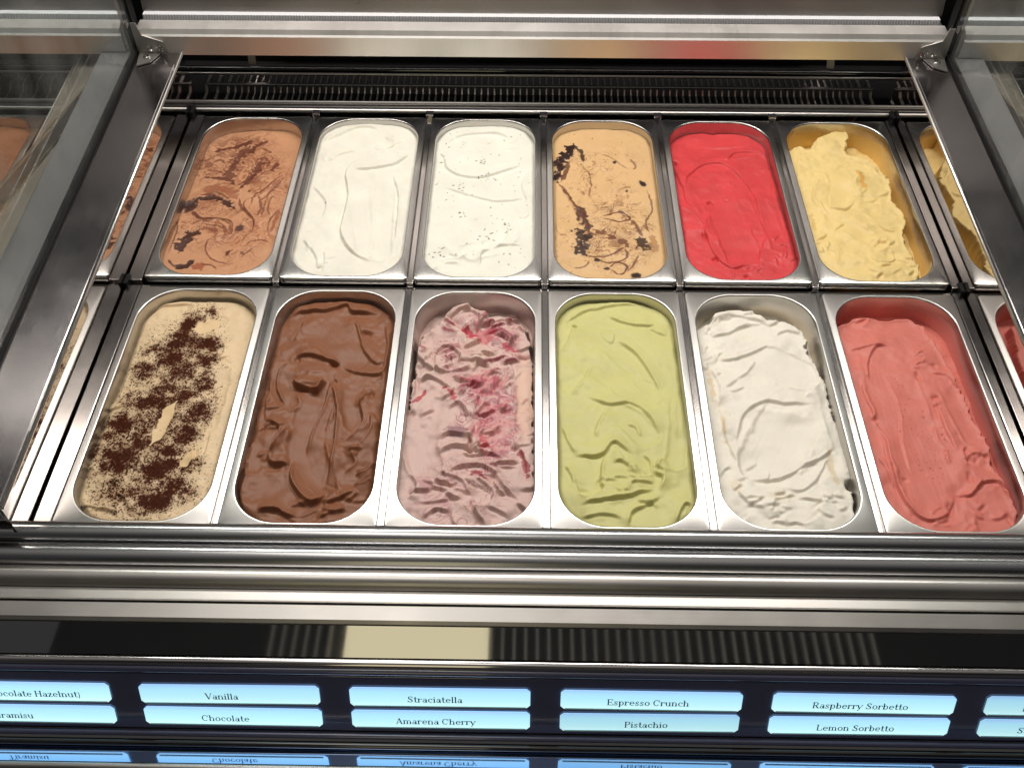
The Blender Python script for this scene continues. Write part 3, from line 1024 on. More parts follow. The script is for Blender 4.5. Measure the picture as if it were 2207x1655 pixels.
    def bump(g, c, rx, ry, amp, p=2.0, w=1.0):
        X, Y = g.xy(w)
        r = ((X - c[0]) / rx) ** 2 + ((Y - c[1]) / ry) ** 2
        g.H += amp * np.exp(-r ** (p / 2))

    def plateau(g, c, rx, ry, amp, edge=0.18, w=1.0):
        X, Y = g.xy(w)
        r = np.sqrt(((X - c[0]) / rx) ** 2 + ((Y - c[1]) / ry) ** 2)
        g.H += amp * sstep(1 + edge, 1 - edge, r)

    def pit(g, c, r, depth, ry=None):
        g.bump(c, r, ry or r, -depth, 3.0, 0.6)

    def crumple(g, c, rx, ry, amp, sc=7.0, warp=1.2, seed=0, sharp=1.0):
        """folded, whipped surface: ridged noise dragged through a warp field"""
        r = np.sqrt(((g.X - c[0]) / rx) ** 2 + ((g.Y - c[1]) / ry) ** 2)
        m = sstep(1.15, 0.6, r)
        a = fbm(g.X / (sc * 2.2), g.Y / (sc * 2.2), g.seed + 120 + seed, 3)
        b_ = fbm(g.X / (sc * 2.2) + 9, g.Y / (sc * 2.2) + 4, g.seed + 130 + seed, 3)
        X, Y = g.X + a * sc * 2.2 * warp, g.Y + b_ * sc * 2.2 * warp
        n = 1 - np.abs(fbm(X / sc, Y / sc, g.seed + 140 + seed, 2, 0.35)) * 2.0
        n2 = 1 - np.abs(fbm(X / (sc * .5), Y / (sc * .5), g.seed + 150 + seed, 2, 0.4)) * 2.0
        g.H += m * amp * (np.sign(n) * np.abs(n) ** sharp * 0.85 + 0.10 * n2)

    def away(g, pts, drop=30.0, edge=2.5, w=1.6, rag=1.0):
        """gelato ends along this path: everything on the right of its direction falls to the pan floor"""
        X, Y = g.xy(w)
        X = X + rag * fbm(g.X / 5, g.Y / 5, g.seed + 170, 3) * 3
        d, s = sdist(X, Y, pts)
        g.H += 1.4 * np.exp(-((d - 3) / 3.0) ** 2)
        g.H -= drop * sstep(edge, -edge, d)

    def wallgap(g, gap, drop=8.0, soft=6.0):
        """rounded shoulder along the wall"""
        hx, hy, r = 73.0, 172.0, 50.0
        qx, qy = np.abs(g.X) - hx + r, np.abs(g.Y) - hy + r
        d = np.hypot(np.maximum(qx, 0), np.maximum(qy, 0)) + np.minimum(np.maximum(qx, qy), 0) - r
        d = d + g.wx * 0.5
        g.H -= drop * sstep(-gap - soft, -gap + soft, d)

    # --- colour that belongs to the gelato itself
    def paint(g, pts, width, col, a=1.0, w=1.0, rough=0.35, tap=0.15, sc=5.0, dig=0.0):
        X, Y = g.xy(w)
        d, s = sdist(X, Y, pts)
        n = fbm(g.X / sc, g.Y / sc, g.seed + 200 + int(abs(pts[0][0]) * 7), 4)
        ww = width * np.maximum(taper(s, tap), 0.12) * (1 + rough * n * 2)
        m = a * sstep(ww + 0.55, ww - 0.55, np.abs(d))
        g.C = g.C * (1 - m[..., None]) + np.array(lin(*col)) * m[..., None]
        g.H -= dig * m

    def blob(g, c, rx, ry, col, a=1.0, rough=0.5, sc=5.0, dig=0.0, soft=0.25, w=1.0):
        X, Y = g.xy(w)
        r = np.sqrt(((X - c[0]) / rx) ** 2 + ((Y - c[1]) / ry) ** 2)
        n = fbm(g.X / sc, g.Y / sc, g.seed + 230 + int(abs(c[0]) * 5), 4)
        m = a * sstep(1 + soft, 1 - soft, r + rough * n * 0.9)
        g.C = g.C * (1 - m[..., None]) + np.array(lin(*col)) * m[..., None]
        g.H -= dig * m

    def veins(g, c, rx, ry, col, a=0.8, sc=10.0, thin=0.08, warp=1.6, seed=0, stretch=1.0, lev=2.2):
        """ripple: thin contour lines of a warped noise field inside an ellipse"""
        r = np.sqrt(((g.X - c[0]) / rx) ** 2 + ((g.Y - c[1]) / ry) ** 2)
        m0 = sstep(1.1, 0.7, r)
        wa = fbm(g.X / (sc * 2), g.Y / (sc * 2), g.seed + 300 + seed, 3)
        wb = fbm(g.X / (sc * 2) + 7, g.Y / (sc * 2) + 3, g.seed + 310 + seed, 3)
        n = fbm((g.X + wa * sc * 2 * warp) / sc, (g.Y + wb * sc * 2 * warp) / (sc * stretch), g.seed + 320 + seed, 2, 0.3)
        t = np.abs(n * lev - np.round(n * lev))
        fade = sstep(-0.35, 0.15, fbm(g.X / sc / 1.8, g.Y / sc / 1.8, g.seed + 330 + seed, 2))
        m = a * m0 * sstep(thin, thin * 0.35, t) * fade
        g.C = g.C * (1 - m[..., None]) + np.array(lin(*col)) * m[..., None]

    def specks(g, n, col, r=(0.5, 1.2), region=None, seed=0, dig=0.0, a=0.95, stretch=2.0):
        rng = random.Random(g.seed * 77 + seed)
        for _ in range(n):
            if region:
                cx, cy, rx, ry = region
                an, q = rng.random() * 6.283, math.sqrt(rng.random())
                x, y = cx + rx * q * math.cos(an), cy + ry * q * math.sin(an)
            else:
                x, y = rng.uniform(-66, 66), rng.uniform(-160, 160)
            rr = rng.uniform(*r)
            an = rng.random() * 3.14
            st = rng.uniform(1, stretch)
            dx, dy = g.X - x, g.Y - y
            i0, i1 = np.searchsorted(g.Y[:, 0], (y - 5 * rr, y + 5 * rr))
            j0, j1 = np.searchsorted(g.X[0], (x - 5 * rr, x + 5 * rr))
            if i1 <= i0 or j1 <= j0:
                continue
            sl = (slice(i0, i1), slice(j0, j1))
            u = (dx[sl] * math.cos(an) + dy[sl] * math.sin(an)) / st
            v = -dx[sl] * math.sin(an) + dy[sl] * math.cos(an)
            m = a * sstep(rr + 0.45, rr - 0.45, np.hypot(u, v))
            g.C[sl] = g.C[sl] * (1 - m[..., None]) + np.array(lin(*col)) * m[..., None]
            g.H[sl] -= dig * m

    def powder(g, spots, col, fine=1.15, a=1.0):
        D = np.zeros(g.X.shape)
        for cx, cy, rx, ry, rot, k_ in spots:
            c, s = math.cos(RAD(rot)), math.sin(RAD(rot))
            X, Y = g.xy(1.5)
            u, v = ((X - cx) * c + (Y - cy) * s) / rx, (-(X - cx) * s + (Y - cy) * c) / ry
            D = np.maximum(D, k_ * np.exp(-(u * u + v * v) ** 0.95 * 0.75))
        D = D * (1.06 + 0.75 * fbm(g.X / 9, g.Y / 9, g.seed + 410, 3))
        n = vnoise(g.X / fine, g.Y / fine, g.seed + 400) * 0.60 + vnoise(g.X / fine / 2.1, g.Y / fine / 2.1, g.seed + 401) * 0.38
        m = 0.97 * a * sstep(0.08, -0.08, n - (0.16 + 0.70 * D)) * sstep(0.04, 0.12, D)
        n3 = vnoise(g.X / 1.7, g.Y / 1.7, g.seed + 402)
        u_ = 0.78 * sstep(0.08, 0.85, D)
        g.C = g.C * (1 - u_[..., None]) + np.array(lin(118, 68, 42)) * u_[..., None]
        cc = np.array(lin(*col))[None, None] * (0.7 + 0.9 * n3)[..., None]
        g.C = g.C * (1 - m[..., None]) + cc * m[..., None]
        g.H += m * 0.35 * n3
        g.A = g.A * (1 - 0.95 * np.maximum(m, u_))

    def clean(g, pts, width, col):
        g.paint(pts, width, col, 1.0, 0.6, 0.2, 0.25)

    def mesh(g, name):
        nx, ny = g.nx, g.ny
        H = blur(g.H, 1, 1) + 0.06 * fbm(g.X / 3.5, g.Y / 3.5, g.seed + 510, 2)
        co = np.stack([g.X, g.Y, np.maximum(H, -60)], -1).reshape(-1, 3) * 0.001
        hx, hy, r = 75.0, 174.0, 51.5
        qx, qy = np.abs(g.X) - hx + r, np.abs(g.Y) - hy + r
        d = (np.hypot(np.maximum(qx, 0), np.maximum(qy, 0)) + np.minimum(np.maximum(qx, qy), 0) - r).ravel()
        # the wall closes in towards the floor
        lim = np.interp(co[:, 2] * 1000, [-60, -20, 0], [-4.5, -1.0, 0.3])
        ok = d < lim + 0.6
        i = np.arange(nx * ny).reshape(ny, nx)
        q = np.stack([i[:-1, :-1], i[:-1, 1:], i[1:, 1:], i[1:, :-1]], -1).reshape(-1, 4)
        q = q[ok[q].all(1)]
        used = np.unique(q)
        remap = -np.ones(nx * ny, int)
        remap[used] = np.arange(len(used))
        q = remap[q]
        me = bpy.data.meshes.new(name)
        me.vertices.add(len(used))
        me.vertices.foreach_set('co', co[used].ravel().astype(np.float32))
        me.loops.add(q.size)
        me.loops.foreach_set('vertex_index', q.ravel().astype(np.int32))
        me.polygons.add(len(q))
        me.polygons.foreach_set('loop_start', np.arange(0, q.size, 4, dtype=np.int32))
        me.polygons.foreach_set('use_smooth', np.ones(len(q), bool))
        me.update(calc_edges=True)
        ca = me.color_attributes.new('flavour', 'FLOAT_COLOR', 'POINT')
        c4 = np.ones((len(used), 4), np.float32)
        c4[:, :3] = np.clip(g.C.reshape(-1, 3)[used], 0, 1)
        c4[:, 3] = g.A.ravel()[used]
        ca.data.foreach_set('color', c4.ravel())
        me.validate()
        return me


def gelato_material(name, rough=0.45, sss=0.25, rad=(0.005, 0.0035, 0.0025), bump=0.10):
    k = NT(name)
    b = k.b
    at = k.n('ShaderNodeAttribute', attribute_name='flavour')
    tc = k.n('ShaderNodeTexCoord')
    nz = k.n('ShaderNodeTexNoise', i_Scale=420.0, i_Detail=5.0, i_Roughness=0.6)
    k.l(tc.outputs['Object'], nz.inputs['Vector'])
    n2 = k.n('ShaderNodeTexNoise', i_Scale=45.0, i_Detail=4.0)
    k.l(tc.outputs['Object'], n2.inputs['Vector'])
    hs = k.n('ShaderNodeHueSaturation')
    mr = k.n('ShaderNodeMapRange')
    mr.inputs['To Min'].default_value = 0.95
    mr.inputs['To Max'].default_value = 1.04
    k.l(n2.outputs[0], mr.inputs['Value'])
    k.l(mr.outputs[0], hs.inputs['Value'])
    k.l(at.outputs['Color'], hs.inputs['Color'])
    k.l(hs.outputs[0], b.inputs['Base Color'])
    m2 = k.n('ShaderNodeMapRange')
    m2.inputs['To Min'].default_value = rough - 0.05
    m2.inputs['To Max'].default_value = rough + 0.08
    k.l(n2.outputs[0], m2.inputs['Value'])
    k.l(m2.outputs[0], b.inputs['Roughness'])
    gl = k.n('ShaderNodeMath', operation='MULTIPLY')
    k.l(at.outputs['Alpha'], gl.inputs[0])
    gl.inputs[1].default_value = 0.34
    k.l(gl.outputs[0], b.inputs['Specular IOR Level'])
    b.inputs['Subsurface Weight'].default_value = sss
    b.inputs['Subsurface Radius'].default_value = rad
    b.inputs['Subsurface Scale'].default_value = 1.0
    bp = k.n('ShaderNodeBump', i_Strength=bump, i_Distance=0.0012)
    k.l(nz.outputs[0], bp.inputs['Height'])
    k.l(bp.outputs[0], b.inputs['Normal'])
    return k.m


M['gelato'] = gelato_material('creamy_gelato')
M['gelato_matte'] = gelato_material('whipped_gelato', 0.55, 0.12)



def gel_far_0():
    g = Gel(seed=11, base=(198, 146, 110), z0=-21.0, z1=-9.0, tilt=2.5)
    g.lumps(1.6, 22)
    g.lumps(0.2, 7, seed=1)
    g.swipe([(-3.3, 119.4), (-9.2, 64.8), (-13.7, 23.1)], 13, 1.2, 1.0)
    g.swipe([(1.8, -97.2), (-6.4, -115.3), (10.1, -137.1)], 12, 1.5, 1.0)
    g.fold([(62.3, 55.3), (43.6, 23.9), (28.2, 3.5), (12.8, -6.7), (12.6, -21.5), (27.6, -43.1), (35.4, -59.6), (33.9, -76.0), (26.4, -92.2), (25.1, -108.1)], 1.5, 6, 1.4)
    g.paint([(62.3, 55.3), (43.6, 23.9), (28.2, 3.5), (12.8, -6.7), (12.6, -21.5), (27.6, -43.1), (35.4, -59.6), (33.9, -76.0), (26.4, -92.2), (25.1, -108.1)], 0.9, (92, 42, 28), 0.8)
    g.fold([(60.1, 11.5), (48.1, -1.2), (47.7, -25.9), (54.3, -45.1)], 1.5, 6, 1.4)
    g.paint([(60.1, 11.5), (48.1, -1.2), (47.7, -25.9), (54.3, -45.1)], 0.9, (92, 42, 28), 0.8)
    g.fold([(-13.0, -41.3), (4.3, -57.7), (9.6, -76.4), (2.0, -83.4), (-17.7, -90.6), (-19.7, -108.8), (-7.5, -130.8), (13.5, -139.3), (27.6, -143.4)], 1.5, 6, 1.4)
    g.paint([(-13.0, -41.3), (4.3, -57.7), (9.6, -76.4), (2.0, -83.4), (-17.7, -90.6), (-19.7, -108.8), (-7.5, -130.8), (13.5, -139.3), (27.6, -143.4)], 0.9, (92, 42, 28), 0.8)
    g.fold([(-48.9, -46.6), (-29.4, -51.1), (-15.0, -46.1), (8.4, -55.3)], 1.5, 6, 1.4)
    g.paint([(-48.9, -46.6), (-29.4, -51.1), (-15.0, -46.1), (8.4, -55.3)], 0.9, (92, 42, 28), 0.8)
    g.fold([(-48.6, 7.4), (-30.7, 12.7), (-8.1, -4.6)], 1.5, 6, 1.4)
    g.paint([(-48.6, 7.4), (-30.7, 12.7), (-8.1, -4.6)], 0.9, (92, 42, 28), 0.8)
    g.fold([(-73.9, -32.6), (-67.2, -79.8), (-67.8, -120.7)], 1.5, 6, 1.4)
    g.paint([(-73.9, -32.6), (-67.2, -79.8), (-67.8, -120.7)], 0.9, (92, 42, 28), 0.8)
    g.veins((0.0, 18.2), 75, 170, (150, 92, 66), 0.6, 24.0, 0.4, seed=8, stretch=1.5, lev=1.5)
    g.veins((-22.2, 88.8), 70, 80, (116, 62, 44), 0.6, 20.0, 0.34, seed=9, lev=1.6)
    g.veins((21.6, -11.6), 62, 150, (150, 88, 58), 0.75, 16.0, 0.24, seed=2, stretch=1.5, lev=2.6)
    g.veins((-22.8, 91.5), 66, 70, (112, 58, 40), 0.8, 13.0, 0.26, seed=3, lev=2.4)
    g.veins((-24.8, -51.0), 55, 70, (124, 68, 46), 0.7, 14.0, 0.22, seed=5, lev=2.4)
    g.paint([(55.9, 55.2), (45.2, 42.0), (34.5, 21.2), (21.9, 3.4), (21.5, -19.0)], 1.5, (112, 56, 38), 0.8, rough=0.5)
    g.paint([(60.8, 44.8), (50.7, 29.2), (41.5, 8.7), (40.6, -21.1), (43.5, -45.3)], 1.3, (112, 56, 38), 0.8, rough=0.5)
    g.paint([(28.2, 3.5), (36.7, -21.2), (36.9, -43.0)], 2.0, (112, 56, 38), 0.8, rough=0.5)
    g.paint([(-0.1, 3.0), (7.4, -19.2), (20.1, -36.0), (30.5, -50.2), (37.2, -69.0)], 1.4, (112, 56, 38), 0.8, rough=0.5)
    g.paint([(32.7, -101.2), (39.3, -96.6), (52.4, -94.1), (62.7, -100.8)], 1.1, (112, 56, 38), 0.8, rough=0.5)
    g.paint([(26.8, -117.0), (36.6, -121.3), (49.0, -107.8)], 1.3, (112, 56, 38), 0.8, rough=0.5)
    g.paint([(-15.0, -46.1), (-0.3, -57.8), (7.6, -74.1)], 1.4, (112, 56, 38), 0.8, rough=0.5)
    g.paint([(-18.1, -53.3), (-2.9, -67.2), (4.0, -78.8)], 1.2, (112, 56, 38), 0.8, rough=0.5)
    g.paint([(29.7, 111.5), (18.3, 119.7), (10.6, 125.1)], 2.0, (112, 56, 38), 0.8, rough=0.5)
    g.paint([(-57.3, 91.0), (-45.0, 95.3), (-34.8, 85.9)], 2.0, (112, 56, 38), 0.8, rough=0.5)
    g.paint([(-59.1, 69.4), (-42.3, 67.0), (-29.8, 53.9)], 1.6, (112, 56, 38), 0.8, rough=0.5)
    g.paint([(-59.2, 12.2), (-39.6, 10.0), (-21.2, -2.3)], 1.8, (112, 56, 38), 0.8, rough=0.5)
    g.paint([(53.9, 29.2), (45.4, 13.8), (35.5, -1.4), (31.0, -11.4)], 1.0, (112, 56, 38), 0.8, rough=0.5)
    g.paint([(13.0, 33.7), (21.9, 54.7), (35.8, 68.1), (53.2, 71.1)], 1.2, (112, 56, 38), 0.8, rough=0.5)
    g.paint([(1.8, 33.6), (10.6, 54.5), (23.4, 73.3)], 1.4, (112, 56, 38), 0.8, rough=0.5)
    g.paint([(-37.6, -56.0), (-21.7, -58.1), (-4.0, -69.6), (-0.0, -81.2)], 1.2, (112, 56, 38), 0.8, rough=0.5)
    g.paint([(61.0, -30.6), (54.4, -54.6), (55.6, -78.0)], 1.2, (112, 56, 38), 0.8, rough=0.5)
    g.paint([(5.7, 89.2), (19.0, 97.6), (27.5, 86.8), (27.2, 70.7)], 1.8, (112, 56, 38), 0.8, rough=0.5)
    g.paint([(-62.6, 115.7), (-44.4, 124.3), (-25.5, 130.2), (-1.7, 146.2)], 3.5, (92, 42, 28), 0.9, rough=0.6)
    g.paint([(-8.8, 130.5), (-16.7, 102.5), (-21.1, 83.4), (-24.4, 59.3), (-25.4, 40.9)], 7, (92, 42, 28), 0.82, rough=0.9, dig=0.6)
    g.paint([(17.3, 143.6), (1.7, 127.8), (-7.9, 108.2)], 4, (92, 42, 28), 0.9, rough=0.6)
    g.paint([(16.2, 94.8), (12.5, 70.5), (4.6, 44.0), (-2.1, 20.7)], 5.5, (92, 42, 28), 0.85, rough=0.9, dig=0.6)
    g.paint([(-61.8, 52.2), (-42.1, 51.1), (-24.9, 46.2), (-11.0, 33.4)], 3, (92, 42, 28), 0.9, rough=0.7)
    g.paint([(40.6, 87.0), (38.5, 70.8), (33.0, 65.4)], 3.5, (92, 42, 28), 0.85, rough=0.7)
    g.paint([(-58.3, 22.4), (-36.0, 22.8), (-15.9, 18.0), (-2.3, -2.0)], 9, (146, 84, 56), 0.75, rough=0.4)
    g.paint([(-69.9, -30.1), (-62.5, -7.9), (-51.2, 4.8), (-28.0, 0.1), (-12.8, -12.1), (2.7, -26.6)], 4.2, (58, 24, 17), 0.95, rough=0.8, dig=1)
    g.blob((-63.2, -15.3), 9, 12, (58, 24, 17), 0.95)
    g.paint([(-61.1, -27.5), (-40.2, -44.1), (-18.1, -46.2)], 2.5, (92, 42, 28), 0.9)
    g.paint([(-38.0, -67.8), (-47.9, -84.2), (-54.2, -102.5), (-55.7, -118.3)], 8, (58, 24, 17), 0.95, rough=0.7, dig=1)
    g.paint([(-38.5, -65.4), (-22.7, -67.5), (-12.1, -74.4)], 4, (120, 66, 46), 0.8, rough=0.8)
    g.paint([(-52.1, -142.4), (-41.1, -145.5), (-30.8, -132.3)], 5, (58, 24, 17), 0.97, rough=0.3, dig=1)
    g.blob((16.9, -67.0), 5, 7, (58, 24, 17), 0.9)
    g.blob((12.4, -119.5), 3, 5, (92, 42, 28), 0.9)
    g.blob((14.1, 15.4), 2.5, 3, (92, 42, 28), 0.9)
    g.paint([(63.3, -25.7), (62.8, -49.7), (61.6, -77.9)], 2.5, (146, 84, 56), 0.8)
    g.paint([(-19.3, -137.6), (-20.3, -146.3), (-29.1, -152.9)], 6, (150, 72, 42), 0.8, rough=0.6)
    g.paint([(-18.3, -141.9), (-6.1, -143.9), (3.1, -152.4)], 1.5, (92, 42, 28), 0.9)
    g.paint([(-65.1, -131.7), (-56.5, -142.5), (-49.6, -146.7)], 2, (92, 42, 28), 0.9)
    return g


def gel_far_1():
    g = Gel(seed=12, base=(232, 228, 215), z0=-7.5, z1=-5.5)
    g.lumps(2.0, 25)
    g.lumps(0.22, 8, seed=1)
    g.swipe([(4.6, 59.4), (0.3, 3.0), (9.7, -54.3), (24.4, -116.0)], 15, 1.4, 0.8)
    g.swipe([(36.2, 29.1), (38.9, -37.8), (43.9, -123.2)], 13, 1.8, 1.4)
    g.fold([(-4.4, 89.9), (-23.4, 54.5), (-14.0, -5.6), (-14.8, -54.7), (-13.3, -86.1), (7.8, -123.7), (43.5, -143.5)], 4.2, 11, 1.3, 0.3)
    g.fold([(40.6, 53.2), (56.7, -4.6), (58.6, -53.6), (59.9, -108.0)], 2.9, 6, 1.3)
    g.fold([(-22.6, 59.0), (7.3, 59.4), (39.1, 68.8), (66.4, 101.1)], 3.2, 8, 1.3)
    g.fold([(-69.1, 117.7), (-47.1, 141.8), (-18.4, 161.5), (19.1, 157.2)], 2.9, 8, 1.6)
    g.fold([(-57.1, 71.9), (-43.1, 90.3), (-14.4, 104.5)], 1.9, 7, 1.5)
    g.fold([(24.4, 105.1), (37.0, 119.3), (31.9, 142.9)], 2.6, 5, 1.4)
    g.fold([(-68.4, 19.0), (-44.9, -14.4), (-41.8, -55.1)], 1.9, 7, 1.5)
    g.fold([(-64.0, -94.6), (-41.4, -128.2), (-35.1, -153.7)], 2.6, 7, 1.5)
    g.fold([(-33.0, -116.9), (-26.9, -142.7), (-29.2, -160.8)], 2.2, 5, 1.4)
    g.petals((-44.7, -139.3), 14, 22, 5, 1.6, (10, 22), 5, seed=1, ang=60)
    g.petals((34.2, 119.2), 28, 30, 8, 1.6, (12, 26), 6, seed=2)
    g.petals((-59.4, 49.6), 16, 50, 6, 1.3, (14, 30), 7, seed=3, ang=70)
    g.specks(1, (120, 80, 60), (1.0, 1.1), region=(-44.2, -19.4, 0.5, 0.5))
    g.specks(14, (190, 160, 120), (0.4, 0.6), a=0.6)
    g.wallgap(1.5, 2.5, 3.5)
    return g


def gel_far_2():
    g = Gel(seed=13, base=(231, 229, 217), z0=-9.5, z1=-6.0)
    g.lumps(2.0, 24)
    g.lumps(0.2, 7, seed=1)
    g.swipe([(-60.3, 84.8), (-36.6, 53.7), (-1.3, 49.9), (44.4, 68.3)], 12, 1.2, 1.0)
    g.swipe([(-43.1, -67.2), (-19.0, -34.9), (14.8, -38.4), (36.2, -70.0), (24.2, -101.0), (-10.3, -116.6)], 16, 1.4, 1.0)
    g.fold([(-61.4, 103.1), (-50.7, 62.4), (-22.7, 44.3), (9.5, 50.0), (63.4, 82.0)], 3.0, 9, 1.3)
    g.fold([(33.2, -50.2), (38.9, -81.6), (21.9, -108.6), (-15.0, -124.1), (-40.4, -113.3), (-52.4, -82.9)], 2.6, 9, 1.4)
    g.fold([(-15.3, -116.7), (-24.5, -131.6), (-51.4, -136.5)], 2.9, 6, 1.4)
    g.fold([(0.9, -149.5), (4.8, -120.1), (29.3, -104.7), (59.4, -104.3)], 2.9, 7, 1.4)
    g.fold([(-65.4, 121.7), (-33.0, 145.9), (14.9, 151.4), (46.3, 132.8)], 2.6, 9, 1.5)
    g.fold([(-61.8, 22.9), (-26.2, 6.4), (19.2, -9.7), (69.1, -0.6)], 2.1, 9, 1.5)
    g.fold([(66.2, 64.1), (55.7, 24.6), (66.6, -17.3)], 1.9, 6, 1.4)
    g.petals((43.8, -65.9), 18, 40, 8, 1.4, (10, 22), 5, seed=1, ang=60)
    g.petals((-12.3, 122.5), 45, 24, 8, 1.5, (14, 30), 7, seed=2)
    g.petals((-39.6, -128.2), 30, 20, 5, 1.6, (12, 26), 6, seed=3)
    g.specks(70, (96, 84, 66), (0.35, 0.8), stretch=3.0)
    g.specks(10, (62, 50, 44), (0.4, 1.0), region=(-3.8, 81.1, 12, 8), stretch=3.0, dig=0.3, seed=10)
    g.specks(12, (62, 50, 44), (0.4, 1.0), region=(7.0, 45.6, 14, 14), stretch=3.0, dig=0.3, seed=12)
    g.specks(10, (62, 50, 44), (0.4, 1.0), region=(-32.2, 19.1, 14, 14), stretch=3.0, dig=0.3, seed=10)
    g.specks(8, (62, 50, 44), (0.4, 1.0), region=(-29.2, -39.1, 14, 8), stretch=3.0, dig=0.3, seed=8)
    g.specks(8, (62, 50, 44), (0.4, 1.0), region=(33.5, -66.1, 14, 14), stretch=3.0, dig=0.3, seed=8)
    g.specks(5, (62, 50, 44), (0.4, 1.0), region=(-63.6, 93.9, 5, 14), stretch=3.0, dig=0.3, seed=5)
    g.specks(6, (62, 50, 44), (0.4, 1.0), region=(-52.5, -120.9, 12, 10), stretch=3.0, dig=0.3, seed=6)
    g.specks(6, (62, 50, 44), (0.4, 1.0), region=(8.6, -85.9, 18, 8), stretch=3.0, dig=0.3, seed=6)
    g.wallgap(1.5, 2.5, 3.5)
    return g


def gel_far_3():
    g = Gel(seed=14, base=(214, 176, 128), z0=-12.0, z1=-7.5)
    g.lumps(2.0, 22)
    g.lumps(0.2, 6, seed=1)
    g.swipe([(7.7, 104.8), (-6.2, 37.5), (-24.1, -13.6)], 16, 1.2, 1.0)
    g.swipe([(35.1, 55.6), (18.7, 3.7), (1.3, -29.6)], 12, 1.2, 1.0)
    g.fold([(-34.5, 81.3), (-23.0, 20.0), (-9.1, -29.7), (4.9, -61.5)], 1.6, 8, 1.3)
    g.fold([(66.3, 4.4), (48.1, -28.9), (56.1, -60.8)], 1.6, 7, 1.4)
    g.fold([(-65.3, 36.6), (-50.2, -5.7), (-35.6, -46.3), (-26.1, -69.9)], 1.6, 6, 1.3)
    g.fold([(-69.2, -46.8), (-67.0, -74.4), (-44.4, -85.7)], 1.4, 6, 1.4)
    g.veins((9.6, -69.3), 58, 80, (120, 72, 46), 0.6, 18.0, 0.26, seed=6, lev=1.7)
    g.veins((0.1, 59.5), 62, 80, (146, 98, 62), 0.75, 13.0, 0.15, seed=1)
    g.veins((14.3, -77.1), 55, 75, (110, 62, 40), 0.85, 12.0, 0.17, seed=2)
    g.veins((-24.1, -85.4), 60, 90, (150, 100, 62), 0.65, 11.0, 0.13, seed=3)
    g.paint([(-60.1, 28.1), (-45.1, -13.9), (-35.1, -30.1), (-26.1, -69.9), (-6.4, -85.1)], 2.2, (104, 58, 36), 0.9, rough=0.5, dig=-0.5)
    g.paint([(-31.8, 81.4), (-19.4, 46.0), (-23.6, 3.1)], 1.2, (104, 58, 36), 0.7)
    g.paint([(-3.2, 109.2), (12.8, 95.7), (35.9, 68.9)], 1.2, (104, 58, 36), 0.6)
    g.paint([(40.1, 91.5), (47.4, 78.0), (41.4, 69.0)], 1.6, (104, 58, 36), 0.7)
    g.paint([(59.6, 21.3), (63.0, -20.5), (51.5, -52.9), (54.9, -76.4)], 1.3, (104, 58, 36), 0.8)
    g.paint([(-37.8, -119.6), (-18.1, -123.0), (2.0, -119.0), (20.5, -100.0)], 1.6, (104, 58, 36), 0.85)
    g.paint([(31.5, -45.3), (40.5, -65.0), (44.5, -80.5)], 2.2, (104, 58, 36), 0.85)
    g.paint([(-48.4, -145.5), (-33.6, -141.6), (-28.2, -130.6)], 1.2, (104, 58, 36), 0.7)
    g.paint([(36.8, -118.5), (27.9, -140.7), (19.9, -151.7)], 1.4, (104, 58, 36), 0.8)
    g.paint([(-41.5, 132.1), (-50.4, 108.6), (-61.9, 80.9), (-66.5, 49.7), (-65.9, 36.6)], 7.5, (44, 17, 13), 1, rough=0.9, dig=-0.8)
    g.paint([(-42.9, 129.7), (-30.9, 111.2), (-28.5, 81.4)], 2.6, (44, 17, 13), 0.9, rough=0.6)
    g.paint([(-50.9, 85.6), (-54.1, 63.1), (-62.7, 36.7)], 3, (104, 58, 36), 0.9, rough=0.6)
    g.paint([(-65.9, 36.6), (-50.1, -1.5), (-35.1, -30.1)], 1.1, (104, 58, 36), 0.9)
    g.blob((54.7, 34.9), 4.5, 8, (44, 17, 13), 1)
    g.blob((16.6, 85.3), 3, 3.5, (44, 17, 13), 0.95)
    g.blob((29.6, 17.4), 2, 3, (44, 17, 13), 0.9)
    g.paint([(-37.3, -15.8), (-31.6, -42.2), (-24.8, -69.8)], 5.5, (84, 46, 34), 0.95, rough=0.7, dig=-0.6)
    g.paint([(-41.2, -62.2), (-37.2, -100.8), (-31.7, -121.4)], 7.5, (44, 17, 13), 0.95, rough=0.9, dig=-0.7)
    g.blob((-26.5, -81.5), 6, 7, (44, 17, 13), 0.95)
    g.paint([(-20.9, -65.9), (3.9, -81.1), (20.6, -98.1), (25.1, -107.5)], 4.5, (104, 58, 36), 0.9, rough=1.0)
    g.paint([(40.7, -80.5), (44.4, -99.6), (44.8, -110.9)], 6.5, (44, 17, 13), 0.92, rough=0.9)
    g.paint([(-9.7, -42.7), (17.0, -27.7), (30.5, -44.5), (10.7, -48.0), (-8.4, -42.7)], 1.5, (104, 58, 36), 0.95)
    g.paint([(-27.9, -119.5), (-3.7, -134.6), (21.6, -124.3), (17.8, -103.8)], 1.4, (104, 58, 36), 0.9)
    g.paint([(-3.0, -145.5), (11.2, -132.9), (21.7, -142.6), (9.9, -156.1), (-3.0, -145.5)], 1.3, (104, 58, 36), 0.95)
    g.blob((32.4, -159.4), 7, 6, (44, 17, 13), 1, rough=0.3)
    g.blob((-17.8, -129.7), 3.5, 4, (44, 17, 13), 0.95)
    g.blob((-5.5, -146.3), 4, 3, (44, 17, 13), 0.95)
    g.paint([(57.5, -76.4), (59.5, -99.4), (55.8, -114.5)], 5, (168, 122, 76), 0.8)
    g.petals((-6.6, 28.8), 50, 80, 10, 1.5, (14, 30), 7, seed=1)
    g.petals((2.8, -104.0), 50, 50, 8, 1.6, (12, 28), 6, seed=2)
